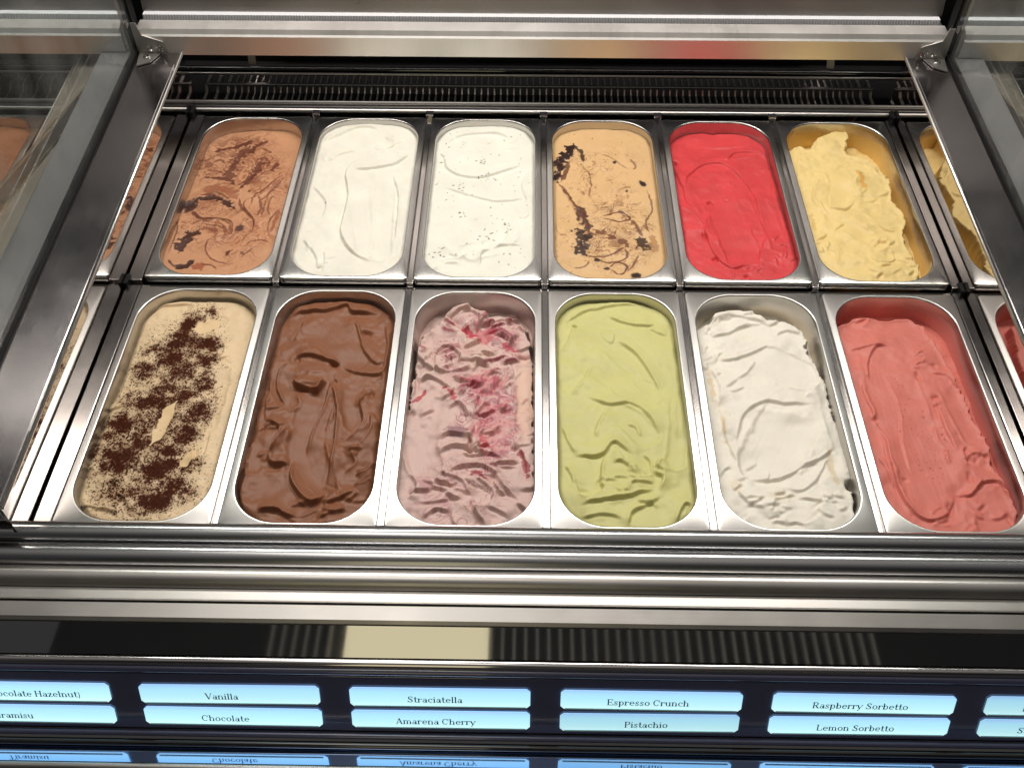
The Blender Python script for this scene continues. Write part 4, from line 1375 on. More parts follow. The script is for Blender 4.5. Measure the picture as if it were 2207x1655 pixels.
    g.specks(60, (120, 74, 46), (0.35, 0.9))
    g.wallgap(1.5, 2.5, 3.5)
    return g


def gel_far_4():
    g = Gel(seed=15, base=(208, 66, 70), z0=-17.5, z1=-8.0)
    g.tone(0.12, 16)
    g.lumps(2.2, 26)
    g.lumps(0.17, 7, seed=1)
    g.swipe([(-20.7, 41.9), (-12.8, -11.1), (-3.9, -68.6), (4.1, -126.2)], 24, 1.6, 1.4)
    g.swipe([(-38.9, 122.5), (-2.3, 114.7), (38.2, 119.4)], 14, 1.2, 0.8)
    g.swipe([(38.6, 19.7), (48.0, -43.0), (53.4, -95.3)], 11, 1.2, 1.0)
    g.fold([(-60.0, 22.1), (-51.7, 57.2), (-27.9, 85.5), (2.1, 90.1), (24.6, 56.3), (37.5, 12.1), (39.1, -25.0), (41.8, -67.9)], 2.4, 12, 1.2, 0.4)
    g.fold([(5.1, 94.2), (25.4, 117.2), (58.0, 118.9), (67.5, 99.2)], 2.2, 7, 1.2)
    g.fold([(-31.0, -5.8), (-33.8, -40.6), (-40.5, -69.1), (-32.5, -116.8), (-15.6, -141.3), (2.9, -134.5), (25.2, -133.2)], 2.6, 10, 1.2, 0.4)
    g.fold([(40.8, -74.9), (25.6, -116.0), (25.2, -133.2)], 1.8, 6, 1.2)
    g.fold([(-71.5, 93.0), (-62.1, 37.4), (-56.7, -4.3), (-41.1, -33.5)], 2.4, 9, 1.2)
    g.fold([(-69.3, -11.9), (-52.7, -33.7), (-41.6, -58.6)], 1.8, 7, 1.2)
    g.fold([(-38.1, -58.5), (-56.2, -66.5), (-72.4, -68.2)], 2.2, 7, 1.2)
    g.fold([(-15.8, -142.9), (-16.2, -162.2)], 1.8, 5, 1.2)
    g.fold([(66.8, 78.9), (64.8, 5.0), (68.2, -60.5), (66.3, -112.0)], 1.6, 6, 1.2)
    g.fold([(49.4, -92.0), (62.4, -95.2), (55.7, -122.2)], 1.8, 5, 1.2)
    g.pit((-26.7, -1.6), 4, 5)
    g.pit((-67.3, 90.3), 4, 6)
    g.pit((-33.7, -123.5), 4, 4)
    g.pit((-42.6, -77.9), 3, 4, 6)
    g.pit((2.8, -158.7), 4, 4)
    g.pit((-4.1, 2.1), 2.5, 1.5)
    g.petals((50.1, -115.6), 14, 34, 6, 1.8, (10, 22), 5, seed=1, ang=70)
    g.petals((0.9, -149.1), 25, 12, 5, 1.8, (10, 20), 5, seed=2)
    g.wallgap(2, 4, 4)
    return g


def gel_far_5():
    g = Gel(seed=16, base=(232, 205, 140), z0=-16.0, z1=-9.0, crown=3.0)
    g.lumps(4.0, 24)
    g.lumps(0.4, 7, seed=1)
    g.bump((-0.7, 134.0), 16, 22, 6)
    g.bump((11.5, 48.9), 30, 34, 3)
    g.swipe([(-10.5, 84.3), (-13.4, 33.0), (-23.4, -5.0)], 14, 1.6, 1.4)
    g.swipe([(-34.4, -48.8), (-12.0, -62.6), (11.5, -89.9)], 14, 1.6, 1.4)
    g.fold([(-37.9, 56.0), (-53.7, 9.5), (-48.8, -27.4)], 2, 7, 1.3)
    g.fold([(14.2, 96.8), (36.3, 85.0), (55.0, 49.5)], 2, 9, 1.4)
    g.fold([(-28.4, 17.5), (-35.0, -16.2), (-14.6, -19.6), (4.1, 2.9)], 1.8, 7, 1.3)
    g.fold([(24.6, 64.8), (9.0, 37.2), (12.1, 18.1), (29.0, 29.8)], 1.8, 6, 1.3)
    g.fold([(-62.2, -97.8), (-46.8, -111.1), (-52.1, -137.6)], 2, 7, 1.3)
    g.fold([(7.2, -26.6), (29.3, -62.0), (46.8, -65.2)], 2, 8, 1.3)
    g.fold([(-7.2, -113.8), (6.9, -130.2), (26.2, -123.3), (27.9, -106.6)], 2.4, 6, 1.3)
    g.fold([(-52.5, 124.8), (-68.4, 47.7), (-66.6, 16.9)], 1.6, 7, 1.4)
    g.petals((3.9, -123.6), 45, 40, 12, 2.6, (14, 30), 7, seed=1)
    g.petals((-56.6, -56.2), 28, 60, 10, 2.2, (14, 30), 7, seed=3, ang=70)
    g.petals((6.6, 48.8), 45, 50, 10, 1.8, (14, 30), 8, seed=4)
    g.blob((21.5, 47.1), 4, 18, (222, 160, 66), 0.75, rough=0.8)
    g.blob((-63.2, -42.1), 3, 20, (205, 165, 85), 0.5, rough=0.8)
    g.away([(48.3, -171.3), (55.4, -139.2), (53.4, -116.3), (51.1, -75.6), (66.7, -25.7), (57.1, 7.4), (62.9, 57.5), (43.9, 97.3), (16.4, 113.3), (27.8, 168.7), (6.8, 171.9), (-21.0, 152.9), (-37.1, 127.2), (-50.6, 135.4), (-73.2, 120.3)], 26, 2.0, 1.2)
    return g


def gel_near_0():
    g = Gel(seed=21, nx=290, ny=660, base=(226, 200, 162), z0=-15.0, z1=-10.0)
    g.lumps(2.6, 26)
    g.lumps(0.2, 8, seed=1)
    g.swipe([(-66.0, 109.5), (-70.5, 62.9), (-73.7, 29.6)], 14, 1.6, 1.2)
    g.swipe([(-66.0, -131.4), (-49.8, -135.6), (-32.5, -130.8)], 16, 1.6, 1.0)
    g.swipe([(44.7, 53.4), (48.0, -0.7), (45.8, -36.8)], 11, 1.6, 1.0)
    g.fold([(-82.9, 124.2), (-67.6, 149.0), (-39.2, 158.8), (-11.4, 162.3)], 2.2, 9, 1.4)
    g.fold([(-80.3, 2.6), (-72.8, -13.0), (-61.8, -12.8), (-52.7, -2.2)], 2.2, 8, 1.3)
    g.fold([(-88.9, -2.8), (-85.4, 13.2), (-68.1, 24.2)], 1.6, 8, 1.4)
    g.fold([(37.2, 99.2), (41.0, 76.0), (34.0, 64.5), (53.1, 73.3)], 1.8, 6, 1.3)
    g.fold([(-88.5, -31.2), (-73.9, -53.6), (-77.9, -73.2)], 1.8, 7, 1.4)
    g.fold([(-81.8, -140.6), (-65.0, -146.9), (-29.9, -153.0), (-15.9, -163.7)], 2.4, 9, 1.4)
    g.fold([(-19.2, -52.7), (-18.1, -86.7), (-12.5, -107.7)], 2.2, 6, 1.2)
    g.fold([(53.4, -44.2), (54.5, -76.0), (44.0, -97.5), (29.1, -107.1)], 2, 6, 1.3)
    g.fold([(30.1, -95.4), (44.5, -99.8), (37.4, -69.0)], 2.0, 5, 1.3)
    g.fold([(-33.0, -142.0), (-24.4, -133.0), (-7.3, -154.8)], 1.8, 6, 1.3)
    g.fold([(-81.7, -111.1), (-72.6, -97.0), (-59.8, -101.4)], 1.5, 7, 1.4)
    g.fold([(-87.6, 94.4), (-80.4, 91.5)], 1.2, 4, 1.2)
    g.powder([(-3.6, 128.4, 20, 24, -30, 0.58), (-9.7, 89.7, 34, 30, -25, 0.58), (-10.0, 47.0, 40, 34, 0, 0.58), (-11.0, 9.0, 44, 36, 0, 0.58), (-17.9, -27.6, 44, 36, 0, 0.58), (-20.6, -62.6, 46, 36, 0, 0.58), (-14.9, -98.4, 46, 34, 0, 0.58), (7.9, -128.0, 38, 30, 0, 0.46), (-12.0, 122.3, 10, 17, -35, 0.95), (-18.1, 98.3, 13, 17, -35, 0.95), (11.9, 147.1, 7, 12, 0, 0.62), (-20.7, 69.4, 15, 19, -30, 1.0), (20.0, 90.1, 15, 15, -20, 0.85), (21.4, 64.3, 13, 14, -20, 0.98), (-44.2, 83.4, 17, 10, 30, 0.7), (-47.3, 46.5, 15, 15, 0, 0.85), (-6.0, 38.8, 34, 16, 0, 0.6), (27.4, 28.4, 14, 18, 0, 0.72), (-27.8, -4.5, 22, 15, 0, 0.95), (5.2, 9.2, 30, 18, 0, 0.72), (-52.7, -2.2, 16, 14, 0, 0.6), (30.5, -21.7, 15, 28, -15, 0.75), (-51.4, -35.7, 20, 16, 0, 0.92), (-58.3, -53.3, 18, 12, 0, 0.6), (23.2, -49.6, 14, 15, 0, 0.98), (-27.1, -52.8, 14, 12, 0, 0.9), (-38.4, -89.4, 22, 19, 0, 1.08), (7.9, -98.1, 20, 14, 22, 1.15), (-59.8, -75.3, 24, 13, 0, 0.72), (15.4, -74.2, 16, 12, 0, 0.8), (23.6, -123.2, 20, 16, 0, 1.0), (13.8, -143.5, 18, 12, 10, 1.0), (-17.6, -130.6, 36, 22, 0, 0.52), (-4.2, -152.6, 26, 10, 0, 0.55), (37.2, -92.9, 13, 15, 0, 0.7), (38.3, -129.8, 16, 14, 0, 0.7), (-61.2, -96.8, 22, 20, 0, 0.42)], (58, 23, 12), 0.9)
    g.clean([(-5.3, 116.9), (8.8, 121.1), (26.0, 131.9)], 9, (230, 200, 158))
    g.clean([(2.6, -0.9), (-3.3, -22.2), (-6.2, -50.1), (-10.5, -65.4)], 6.5, (230, 202, 160))
    g.clean([(42.1, -72.6), (35.5, -85.8), (28.3, -95.9)], 6, (228, 198, 156))
    g.swipe([(-5.3, 116.9), (8.8, 121.1), (26.0, 131.9)], 8, 1.0, 1.2)
    g.swipe([(2.6, -0.9), (-3.3, -22.2), (-6.2, -50.1), (-10.5, -65.4)], 6, 1.0, 1.2)
    g.specks(60, (70, 30, 16), (0.3, 0.6), region=(-17.8, -12.1, 60, 140))
    g.specks(2, (40, 20, 20), (1, 1.4), region=(-25.5, -168.5, 2, 2))
    g.wallgap(3, 6, 4.5)
    return g


def gel_near_1():
    g = Gel(seed=22, base=(134, 86, 60), z0=-17.0, z1=-9.0)
    g.lumps(4.0, 26)
    g.lumps(0.17, 8, seed=1)
    g.plateau((-10.2, 109.1), 42, 38, 3.0, 0.3)
    g.swipe([(-21.4, 129.2), (-7.3, 103.4), (23.7, 70.3)], 24, 1.2, 0.6)
    g.swipe([(-6.2, 24.3), (-9.1, -28.9), (-5.6, -76.6), (12.4, -117.0)], 21, 3.2, 2.6)
    g.swipe([(-49.2, 44.8), (-51.1, 21.0), (-37.5, -1.9)], 12, 2.0, 1.6)
    g.swipe([(32.6, 30.1), (35.1, -5.9), (41.9, -30.6)], 13, 2.2, 1.6)
    g.swipe([(-43.8, -117.9), (-26.7, -133.0), (1.1, -149.7)], 22, 2.0, 1.0)
    g.swipe([(-65.3, -51.6), (-65.6, -79.8), (-62.6, -95.8)], 10, 1.6, 1.4)
    g.bump((-21.2, 45.2), 17, 16, 5)
    g.fold([(-39.5, 34.3), (-33.8, 23.9), (-21.4, 20.2), (-8.8, 15.2), (-0.4, 32.3)], 8.5, 13, 1.2, 0.4, 0.12)
    g.fold([(6.2, 35.0), (4.1, -6.3), (-3.2, -36.2), (-7.1, -78.9)], 5.5, 7, 1.3, 0.3)
    g.fold([(4.6, 32.3), (17.6, -6.1), (22.6, -64.5), (22.1, -121.3)], 5.7, 8, 1.3, 0.3)
    g.fold([(-42.2, 63.8), (-57.1, 50.0), (-55.0, 18.4), (-40.5, -7.0)], 4.2, 8, 1.3)
    g.fold([(-64.7, 41.9), (-63.8, -7.4), (-59.8, -29.7)], 3.1, 8, 1.4)
    g.fold([(-62.3, -26.0), (-49.3, -34.4), (-42.4, -41.6), (-43.7, -56.0), (-47.0, -79.5)], 5.5, 8, 1.2)
    g.fold([(-28.4, -34.1), (-38.4, -53.6), (-47.4, -77.2), (-41.7, -88.7), (-19.2, -90.6)], 5.5, 9, 1.2)
    g.fold([(56.2, 22.6), (43.6, 4.4), (50.0, -25.6), (43.7, -45.1), (26.3, -64.4)], 5.7, 9, 1.2)
    g.fold([(59.4, -15.5), (58.9, -44.9), (46.3, -66.5), (27.6, -66.8)], 4.7, 8, 1.2)
    g.fold([(69.8, -84.7), (63.0, -98.4), (51.0, -105.3)], 6.0, 8, 1.2)
    g.fold([(69.5, -107.3), (59.6, -116.3), (50.5, -116.5)], 5.2, 7, 1.2)
    g.fold([(-20.3, -83.7), (-17.3, -110.9), (-5.5, -130.5), (10.7, -142.1), (24.7, -126.7)], 7.2, 10, 1.2, 0.3)
    g.fold([(-46.6, -152.1), (-27.1, -151.2), (-15.6, -156.3), (-2.7, -159.2)], 6.2, 9, 1.2)
    g.fold([(21.4, -141.9), (38.3, -134.1), (54.4, -126.3)], 4.9, 7, 1.2)
    g.fold([(17.2, -162.0), (28.7, -155.6), (47.1, -146.8)], 3.9, 7, 1.2)
    g.fold([(-75.8, -84.6), (-67.8, -107.2), (-68.0, -133.6), (-55.5, -161.1)], 3.9, 8, 1.3)
    g.fold([(-64.7, 137.4), (-45.5, 149.6), (-18.0, 150.0), (8.1, 161.0), (17.9, 150.6), (54.2, 148.1)], 4.7, 10, 1.3)
    g.fold([(-43.2, 134.8), (-42.5, 117.3), (-49.7, 97.1)], 3.4, 6, 1.3)
    g.fold([(21.8, 135.8), (38.3, 84.4), (54.9, 62.6), (66.5, 68.2)], 3.4, 8, 1.3)
    g.fold([(-43.6, 72.0), (-23.3, 72.3), (-1.9, 64.4), (14.6, 62.0)], 4.7, 7, 1.2)
    g.fold([(13.3, 56.5), (38.7, 46.1), (60.6, 46.5), (67.0, 62.7)], 3.1, 9, 1.4)
    g.fold([(59.9, 133.4), (66.8, 84.8), (64.3, 30.6)], 2.6, 7, 1.3)
    g.fold([(41.0, -68.9), (48.8, -87.3), (39.4, -101.0)], 3.4, 6, 1.3)
    g.fold([(-66.3, -56.4), (-74.4, -73.0), (-71.8, -96.0)], 3.6, 7, 1.3)
    g.pit((38.1, 112.7), 7, 5, 4)
    g.pit((4.9, 59.1), 5, 5, 3)
    g.pit((54.4, 12.3), 3.5, 6, 7)
    g.pit((-39.7, 66.6), 3.5, 4, 5)
    g.pit((-60.9, -39.5), 2.6, 4, 5)
    g.pit((-31.0, -41.4), 2.5, 4, 5)
    g.pit((9.5, 32.4), 2.5, 3)
    g.pit((-40.9, -93.2), 10, 3, 6)
    g.pit((-21.4, 20.2), 12, 4, 4)
    g.petals((29.9, -151.3), 52, 22, 10, 2.8, (16, 34), 7, seed=1)
    g.petals((50.7, -40.2), 22, 70, 8, 2.6, (16, 34), 7, seed=2, ang=70)
    g.petals((-64.5, -65.8), 22, 60, 6, 2.6, (14, 30), 7, seed=3, ang=60)
    g.wallgap(2.5, 5, 4)
    return g


def gel_near_2():
    g = Gel(seed=23, nx=200, ny=450, base=(208, 178, 170), z0=-18.0, z1=-10.0, crown=2.0)
    g.lumps(3.0, 26)
    g.lumps(0.3, 8, seed=1)
    g.lumps(2.5, 13, 2, seed=5)
    g.veins((8.9, 88.4), 60, 64, (170, 96, 112), 0.55, 20.0, 0.34, seed=1, lev=1.6)
    g.veins((20.6, -21.8), 44, 90, (160, 84, 104), 0.6, 18.0, 0.36, seed=2, lev=1.6)
    g.veins((-8.4, -128.7), 60, 50, (176, 120, 128), 0.5, 20.0, 0.3, seed=3, lev=1.5)
    g.veins((4.8, 88.3), 60, 66, (150, 46, 72), 0.8, 17.0, 0.15, seed=11, lev=2.4)
    g.veins((20.6, -21.8), 44, 90, (146, 48, 76), 0.8, 15.0, 0.17, seed=12, lev=2.4)
    g.veins((-4.8, -128.6), 60, 52, (150, 70, 88), 0.65, 17.0, 0.12, seed=13, lev=2.2)
    g.petals((0.5, 93.9), 58, 60, 34, 5.4, (20, 44), 9, 1.1, seed=1, col=(146, 44, 70), ca=0.35, cw=1.6)
    g.petals((18.3, -11.9), 42, 80, 34, 4.8, (16, 36), 7.5, 1.1, seed=2, col=(150, 52, 78), ca=0.4, ang=60, cw=1.6)
    g.petals((-47.2, 12.5), 26, 60, 9, 4.4, (20, 40), 9, 1.1, seed=3, ang=70)
    g.petals((-4.8, -128.6), 62, 46, 20, 5.4, (22, 46), 10, 1.2, seed=4, ang=-15)
    g.bump((-9.7, 136.9), 30, 18, 6)
    g.bump((36.8, 123.0), 18, 16, 4)
    g.swipe([(-51.9, -2.9), (-26.2, -10.0), (-10.0, -24.7)], 14, 2.5, 2.0)
    g.swipe([(-47.5, -37.5), (-52.9, -66.2), (-43.2, -96.0)], 18, 2.6, 2)
    g.swipe([(60.1, 72.5), (62.6, 14.1), (61.0, -35.8)], 11, 2.0, 1.4)
    g.fold([(-65.5, 98.5), (-65.4, 70.6), (-45.7, 49.2), (-21.7, 49.6)], 5, 10, 1.4)
    g.fold([(-39.0, 38.7), (-47.2, 70.9), (-36.2, 90.5), (-14.9, 74.2), (-22.0, 55.0)], 4, 7, 1.3)
    g.fold([(-64.1, 27.8), (-54.9, 38.4), (-36.7, 33.4), (-20.0, 18.0)], 4, 8, 1.3)
    g.fold([(-26.4, -7.5), (-15.3, 2.7), (-0.6, -19.6)], 3, 7, 1.3)
    g.fold([(-34.8, -56.5), (-24.2, -44.4), (-1.1, -51.2), (6.8, -60.6)], 5.5, 9, 1.3, 0.4)
    g.fold([(-34.9, -82.2), (-26.5, -68.1), (-8.1, -63.1), (22.3, -74.4), (44.7, -80.9)], 4.6, 9, 1.3)
    g.fold([(-26.3, -102.5), (-6.7, -90.9), (15.4, -90.5), (30.5, -101.6), (41.9, -121.3), (61.9, -138.3)], 5.2, 11, 1.3, 0.4)
    g.fold([(30.8, -114.9), (27.9, -138.9), (6.9, -149.8), (-4.4, -137.2)], 4.6, 9, 1.3)
    g.fold([(-34.8, -111.5), (-24.4, -102.4), (-3.8, -113.2), (2.6, -132.8)], 4.2, 8, 1.3)
    g.fold([(-61.4, -98.5), (-52.3, -120.6), (-61.9, -136.0)], 3.6, 8, 1.3)
    g.fold([(-45.6, -161.1), (-32.3, -148.3), (-14.4, -150.2)], 4, 8, 1.3)
    g.fold([(57.5, -62.1), (65.1, -87.5), (65.3, -110.0)], 3.2, 6, 1.3)
    g.fold([(-22.4, 139.7), (-10.3, 151.8), (4.9, 140.1), (3.5, 122.5)], 4, 7, 1.3)
    g.fold([(36.6, 131.7), (49.2, 131.9), (66.0, 111.9)], 4, 8, 1.3)
    g.pit((1.5, -67.7), 6, 7, 5)
    g.pit((-5.5, 44.5), 4, 5)
    g.pit((15.5, 16.0), 4, 5)
    g.pit((30.7, -41.1), 3.5, 4)
    g.pit((-16.5, -113.4), 4, 5)
    g.pit((51.9, -64.6), 4, 5)
    g.pit((-68.5, -13.2), 5, 5)
    g.blob((16.8, 34.2), 20, 18, (198, 104, 116), 0.5, rough=0.9)
    g.blob((26.6, -29.0), 24, 40, (205, 118, 126), 0.45, rough=0.9)
    g.blob((8.1, 111.0), 16, 12, (190, 60, 80), 0.6, rough=1.0)
    g.blob((-12.9, -41.8), 13, 10, (134, 98, 110), 0.75, rough=0.6)
    g.paint([(-17.5, 125.1), (-6.4, 110.8), (0.1, 102.3)], 3.5, (176, 40, 64), 0.85, rough=0.9)
    g.paint([(33.2, 97.2), (43.6, 88.9), (53.9, 83.5)], 3.5, (170, 46, 66), 0.8, rough=0.9)
    g.paint([(-69.8, 1.9), (-58.9, 12.3), (-53.8, 22.7)], 2.2, (176, 40, 64), 0.85, rough=0.6)
    g.paint([(-34.4, 28.2), (-23.6, 12.8), (-19.2, 2.7)], 2.5, (176, 50, 72), 0.8, rough=0.8)
    g.paint([(57.5, -66.8), (65.2, -94.3), (65.3, -107.7)], 3, (150, 36, 52), 0.8, rough=0.7)
    g.paint([(-13.2, 39.1), (-0.8, 28.7), (-4.0, 13.1)], 3, (150, 40, 62), 0.7, rough=0.9)
    g.paint([(10.0, -46.2), (18.1, -60.4), (14.7, -69.8)], 4, (190, 70, 84), 0.7, rough=0.9)
    g.paint([(2.8, -97.5), (16.0, -106.3), (23.4, -110.6)], 3, (140, 36, 48), 0.85, rough=0.9)
    g.blob((62.6, 14.1), 11, 60, (226, 188, 166), 0.7, rough=0.3)
    g.away([(74.4, -148.8), (74.0, -35.6), (71.3, 61.8), (66.0, 114.8), (49.2, 131.9), (34.4, 137.6), (22.0, 131.5), (6.6, 152.0), (-17.0, 158.3), (-35.7, 151.4), (-51.0, 127.5), (-66.2, 107.0), (-69.9, 76.1), (-72.0, 27.7)], 16, 2.2, 1.4, 1.4)
    return g


def gel_near_3():
    g = Gel(seed=24, base=(202, 198, 132), z0=-12.5, z1=-7.5)
    g.lumps(2.8, 28)
    g.lumps(0.1, 8, seed=1)
    g.swipe([(-32.0, 112.0), (-1.8, 98.3), (20.9, 70.9), (38.6, 39.0)], 22, 1.6, 0.9)
    g.swipe([(-19.8, 59.4), (3.0, 38.4), (28.8, 12.8)], 22, 1.8, 0.6)
    g.swipe([(-11.4, -13.0), (7.2, -22.6), (24.7, -44.1)], 18, 2.2, 0.6)
    g.swipe([(65.8, 13.4), (63.1, -36.3), (54.9, -83.4)], 10, 1.2, 0.8)
    g.fold([(0.7, 106.8), (21.8, 84.7), (37.6, 52.2), (49.7, 18.3)], 2.8, 12, 1.4, 0.3)
    g.fold([(-30.7, 64.7), (-40.6, 37.8), (-58.9, 11.5)], 2.4, 9, 1.3, 0.3)
    g.fold([(-41.3, 14.3), (-16.6, 0.7), (12.6, 2.4), (32.4, -17.3), (42.4, -46.3)], 2.6, 12, 1.4, 0.3)
    g.fold([(-16.1, -9.3), (-26.6, -30.4), (-32.1, -49.8)], 2.4, 8, 1.3, 0.3)
    g.fold([(4.9, -28.7), (15.9, -34.6), (18.8, -47.8)], 1.8, 5, 1.2)
    g.fold([(-9.7, 147.4), (16.6, 131.5), (43.3, 127.6), (46.1, 136.4)], 2.8, 8, 1.3)
    g.fold([(41.0, 124.6), (52.8, 116.2), (64.8, 112.1)], 2, 7, 1.3)
    g.fold([(-48.0, 129.1), (-53.6, 111.7), (-65.6, 77.8)], 2.0, 8, 1.3)
    g.fold([(-66.8, 128.8), (-36.9, 152.9), (-19.8, 159.2), (18.7, 165.8), (37.5, 163.0)], 2.4, 9, 1.4)
    g.fold([(-67.5, -33.5), (-60.4, -57.3), (-53.4, -73.6)], 2, 8, 1.4)
    g.fold([(-57.1, -73.6), (-38.6, -75.6), (-21.8, -70.8), (-13.7, -57.8), (-4.4, -58.8), (9.5, -74.9)], 3.6, 8, 1.2)
    g.fold([(-18.0, -70.7), (-24.4, -89.2), (-26.9, -111.6), (-24.0, -120.3), (-38.9, -133.5), (-51.2, -127.3), (-56.1, -107.6)], 4.2, 10, 1.2, 0.4)
    g.fold([(-13.2, -84.4), (-3.8, -82.0), (6.6, -90.9), (11.4, -102.1)], 3.4, 7, 1.2)
    g.fold([(32.5, -99.5), (12.9, -106.5), (-6.4, -126.6), (-24.5, -132.2)], 3.6, 8, 1.2)
    g.fold([(47.2, -77.1), (37.5, -83.7), (32.7, -97.3), (40.3, -103.9), (33.5, -121.6)], 3.8, 7, 1.2)
    g.fold([(-53.4, -143.4), (-28.3, -136.6), (0.6, -129.7), (32.0, -117.3)], 3.6, 9, 1.2)
    g.fold([(-1.8, -168.7), (4.8, -147.8), (23.3, -136.9), (36.7, -125.9)], 3.4, 9, 1.2)
    g.fold([(47.5, -163.8), (59.6, -138.4), (66.5, -140.5), (64.3, -153.1)], 3.0, 7, 1.2)
    g.fold([(21.0, -70.1), (27.5, -81.5), (27.8, -101.9)], 2.6, 6, 1.2)
    g.fold([(-64.8, -87.5), (-57.8, -103.2), (-56.3, -116.4)], 2.4, 6, 1.2)
    g.fold([(1.5, -115.5), (16.2, -110.9), (30.7, -110.7)], 2.4, 5, 1.2)
    g.fold([(-17.1, 123.8), (-13.7, 106.6), (-3.7, 101.1), (-2.8, 118.2)], 1.0, 4, 1.1)
    g.fold([(-52.1, -157.0), (-25.5, -152.4), (-4.6, -158.4)], 2.4, 9, 1.4)
    g.fold([(66.1, 16.0), (59.6, -11.9), (59.8, -50.7)], 1.4, 6, 1.3)
    g.pit((-48.5, 126.2), 2.8, 5)
    g.pit((-39.3, 78.2), 1, 1.5)
    g.pit((35.8, -92.8), 4, 3)
    g.pit((-27.2, -110.5), 3, 3)
    g.pit((-45.8, -125.0), 7, 2.5, 4)
    g.petals((9.1, -108.8), 36, 26, 10, 2.6, (12, 26), 6, seed=1)
    g.wallgap(1.5, 3.5, 4)
    return g


def gel_near_4():
    g = Gel(seed=25, base=(234, 228, 215), z0=-19.0, z1=-13.0, crown=2.5)
    g.lumps(3.6, 26)
    g.lumps(0.3, 8, seed=1)
    g.swipe([(-19.6, 55.7), (10.9, 72.4), (40.4, 56.6)], 26, 1.6, 1.0)
    g.swipe([(29.6, -5.6), (9.3, -35.4), (-12.4, -78.1)], 34, 5.0, 1.8, 3.5)
    g.swipe([(-28.0, 113.8), (-1.6, 125.7), (27.1, 123.2)], 12, 1.4, 1.4)
    g.swipe([(70.3, 25.5), (71.1, -19.9), (71.9, -53.5)], 11, 1.6, 1.0)
    g.fold([(-57.0, 113.3), (-35.6, 119.4), (-17.4, 131.2), (2.4, 138.9)], 3, 7, 1.3)
    g.fold([(-52.7, 79.7), (-33.2, 74.5), (-15.8, 83.0), (15.7, 103.1)], 2.8, 8, 1.3)
    g.fold([(-33.1, 44.9), (-20.0, 53.1), (-4.4, 77.7)], 1.8, 8, 1.4)
    g.fold([(68.1, 45.1), (52.6, 25.2), (41.0, 14.8)], 2.6, 8, 1.3)
    g.fold([(-46.4, -55.4), (-32.9, -11.6), (-4.6, 10.2), (20.1, 6.8), (55.4, 8.6)], 3.0, 14, 1.6, 0.4)
    g.fold([(-55.4, -6.9), (-54.5, -46.0), (-44.8, -85.4)], 2.2, 8, 1.4)
    g.fold([(-58.4, 65.9), (-52.3, 34.0), (-58.0, 3.1)], 2, 8, 1.4)
    g.fold([(-41.2, -98.9), (-15.9, -100.8), (7.1, -93.7), (23.8, -82.1), (44.0, -72.6), (66.7, -51.3)], 3.4, 9, 1.3)
    g.fold([(-3.5, -113.9), (17.8, -115.7), (35.2, -100.0), (54.1, -67.9)], 2.6, 8, 1.3)
    g.fold([(9.1, -124.6), (29.8, -128.6), (54.3, -131.4)], 3, 9, 1.3)
    g.fold([(-23.4, -148.5), (-13.2, -129.2), (9.8, -120.2)], 3, 9, 1.3)
    g.fold([(-54.2, -114.6), (-42.2, -131.8), (-25.6, -140.1)], 2.6, 8, 1.3)
    g.fold([(-61.6, 127.7), (-40.3, 148.5), (-18.7, 153.3), (21.0, 137.7)], 3, 8, 1.3)
    g.fold([(26.1, 117.4), (40.0, 126.3), (57.7, 120.8)], 2.2, 7, 1.3)
    g.petals((-55.7, 55.2), 20, 80, 12, 2.4, (12, 26), 6, seed=1, ang=75)
    g.petals((0.4, -133.3), 66, 28, 16, 3.0, (14, 32), 7, seed=3)
    g.petals((-4.1, 137.3), 50, 22, 9, 2.4, (14, 28), 6, seed=4)
    g.petals((-45.8, -105.7), 25, 30, 6, 2.4, (12, 24), 6, seed=6, ang=40)
    g.pit((70.3, -106.1), 4.5, 14, 6)
    g.pit((-8.6, -122.7), 11, 3, 6)
    g.blob((-62.1, 33.9), 3, 26, (214, 184, 128), 0.5, rough=0.9)
    g.blob((-57.2, -21.8), 3, 24, (214, 184, 128), 0.45, rough=0.9)
    g.blob((-51.5, -108.0), 6, 9, (214, 190, 146), 0.3, rough=0.8)
    g.blob((-8.9, -124.9), 11, 8, (214, 198, 168), 0.3, rough=0.5)
    g.blob((56.1, -86.2), 4, 22, (214, 190, 140), 0.5, rough=0.8)
    g.away([(67.9, -159.7), (70.6, -125.8), (73.4, -108.3), (78.3, -72.1), (74.9, -19.8), (74.3, 36.0), (67.4, 73.3), (62.9, 92.5), (61.8, 120.9), (42.4, 140.9), (22.4, 146.5), (1.0, 158.1), (-21.7, 162.3), (-46.1, 152.9), (-51.9, 139.5), (-66.5, 130.5)], 17, 2.0, 1.2, 1.2)
    return g


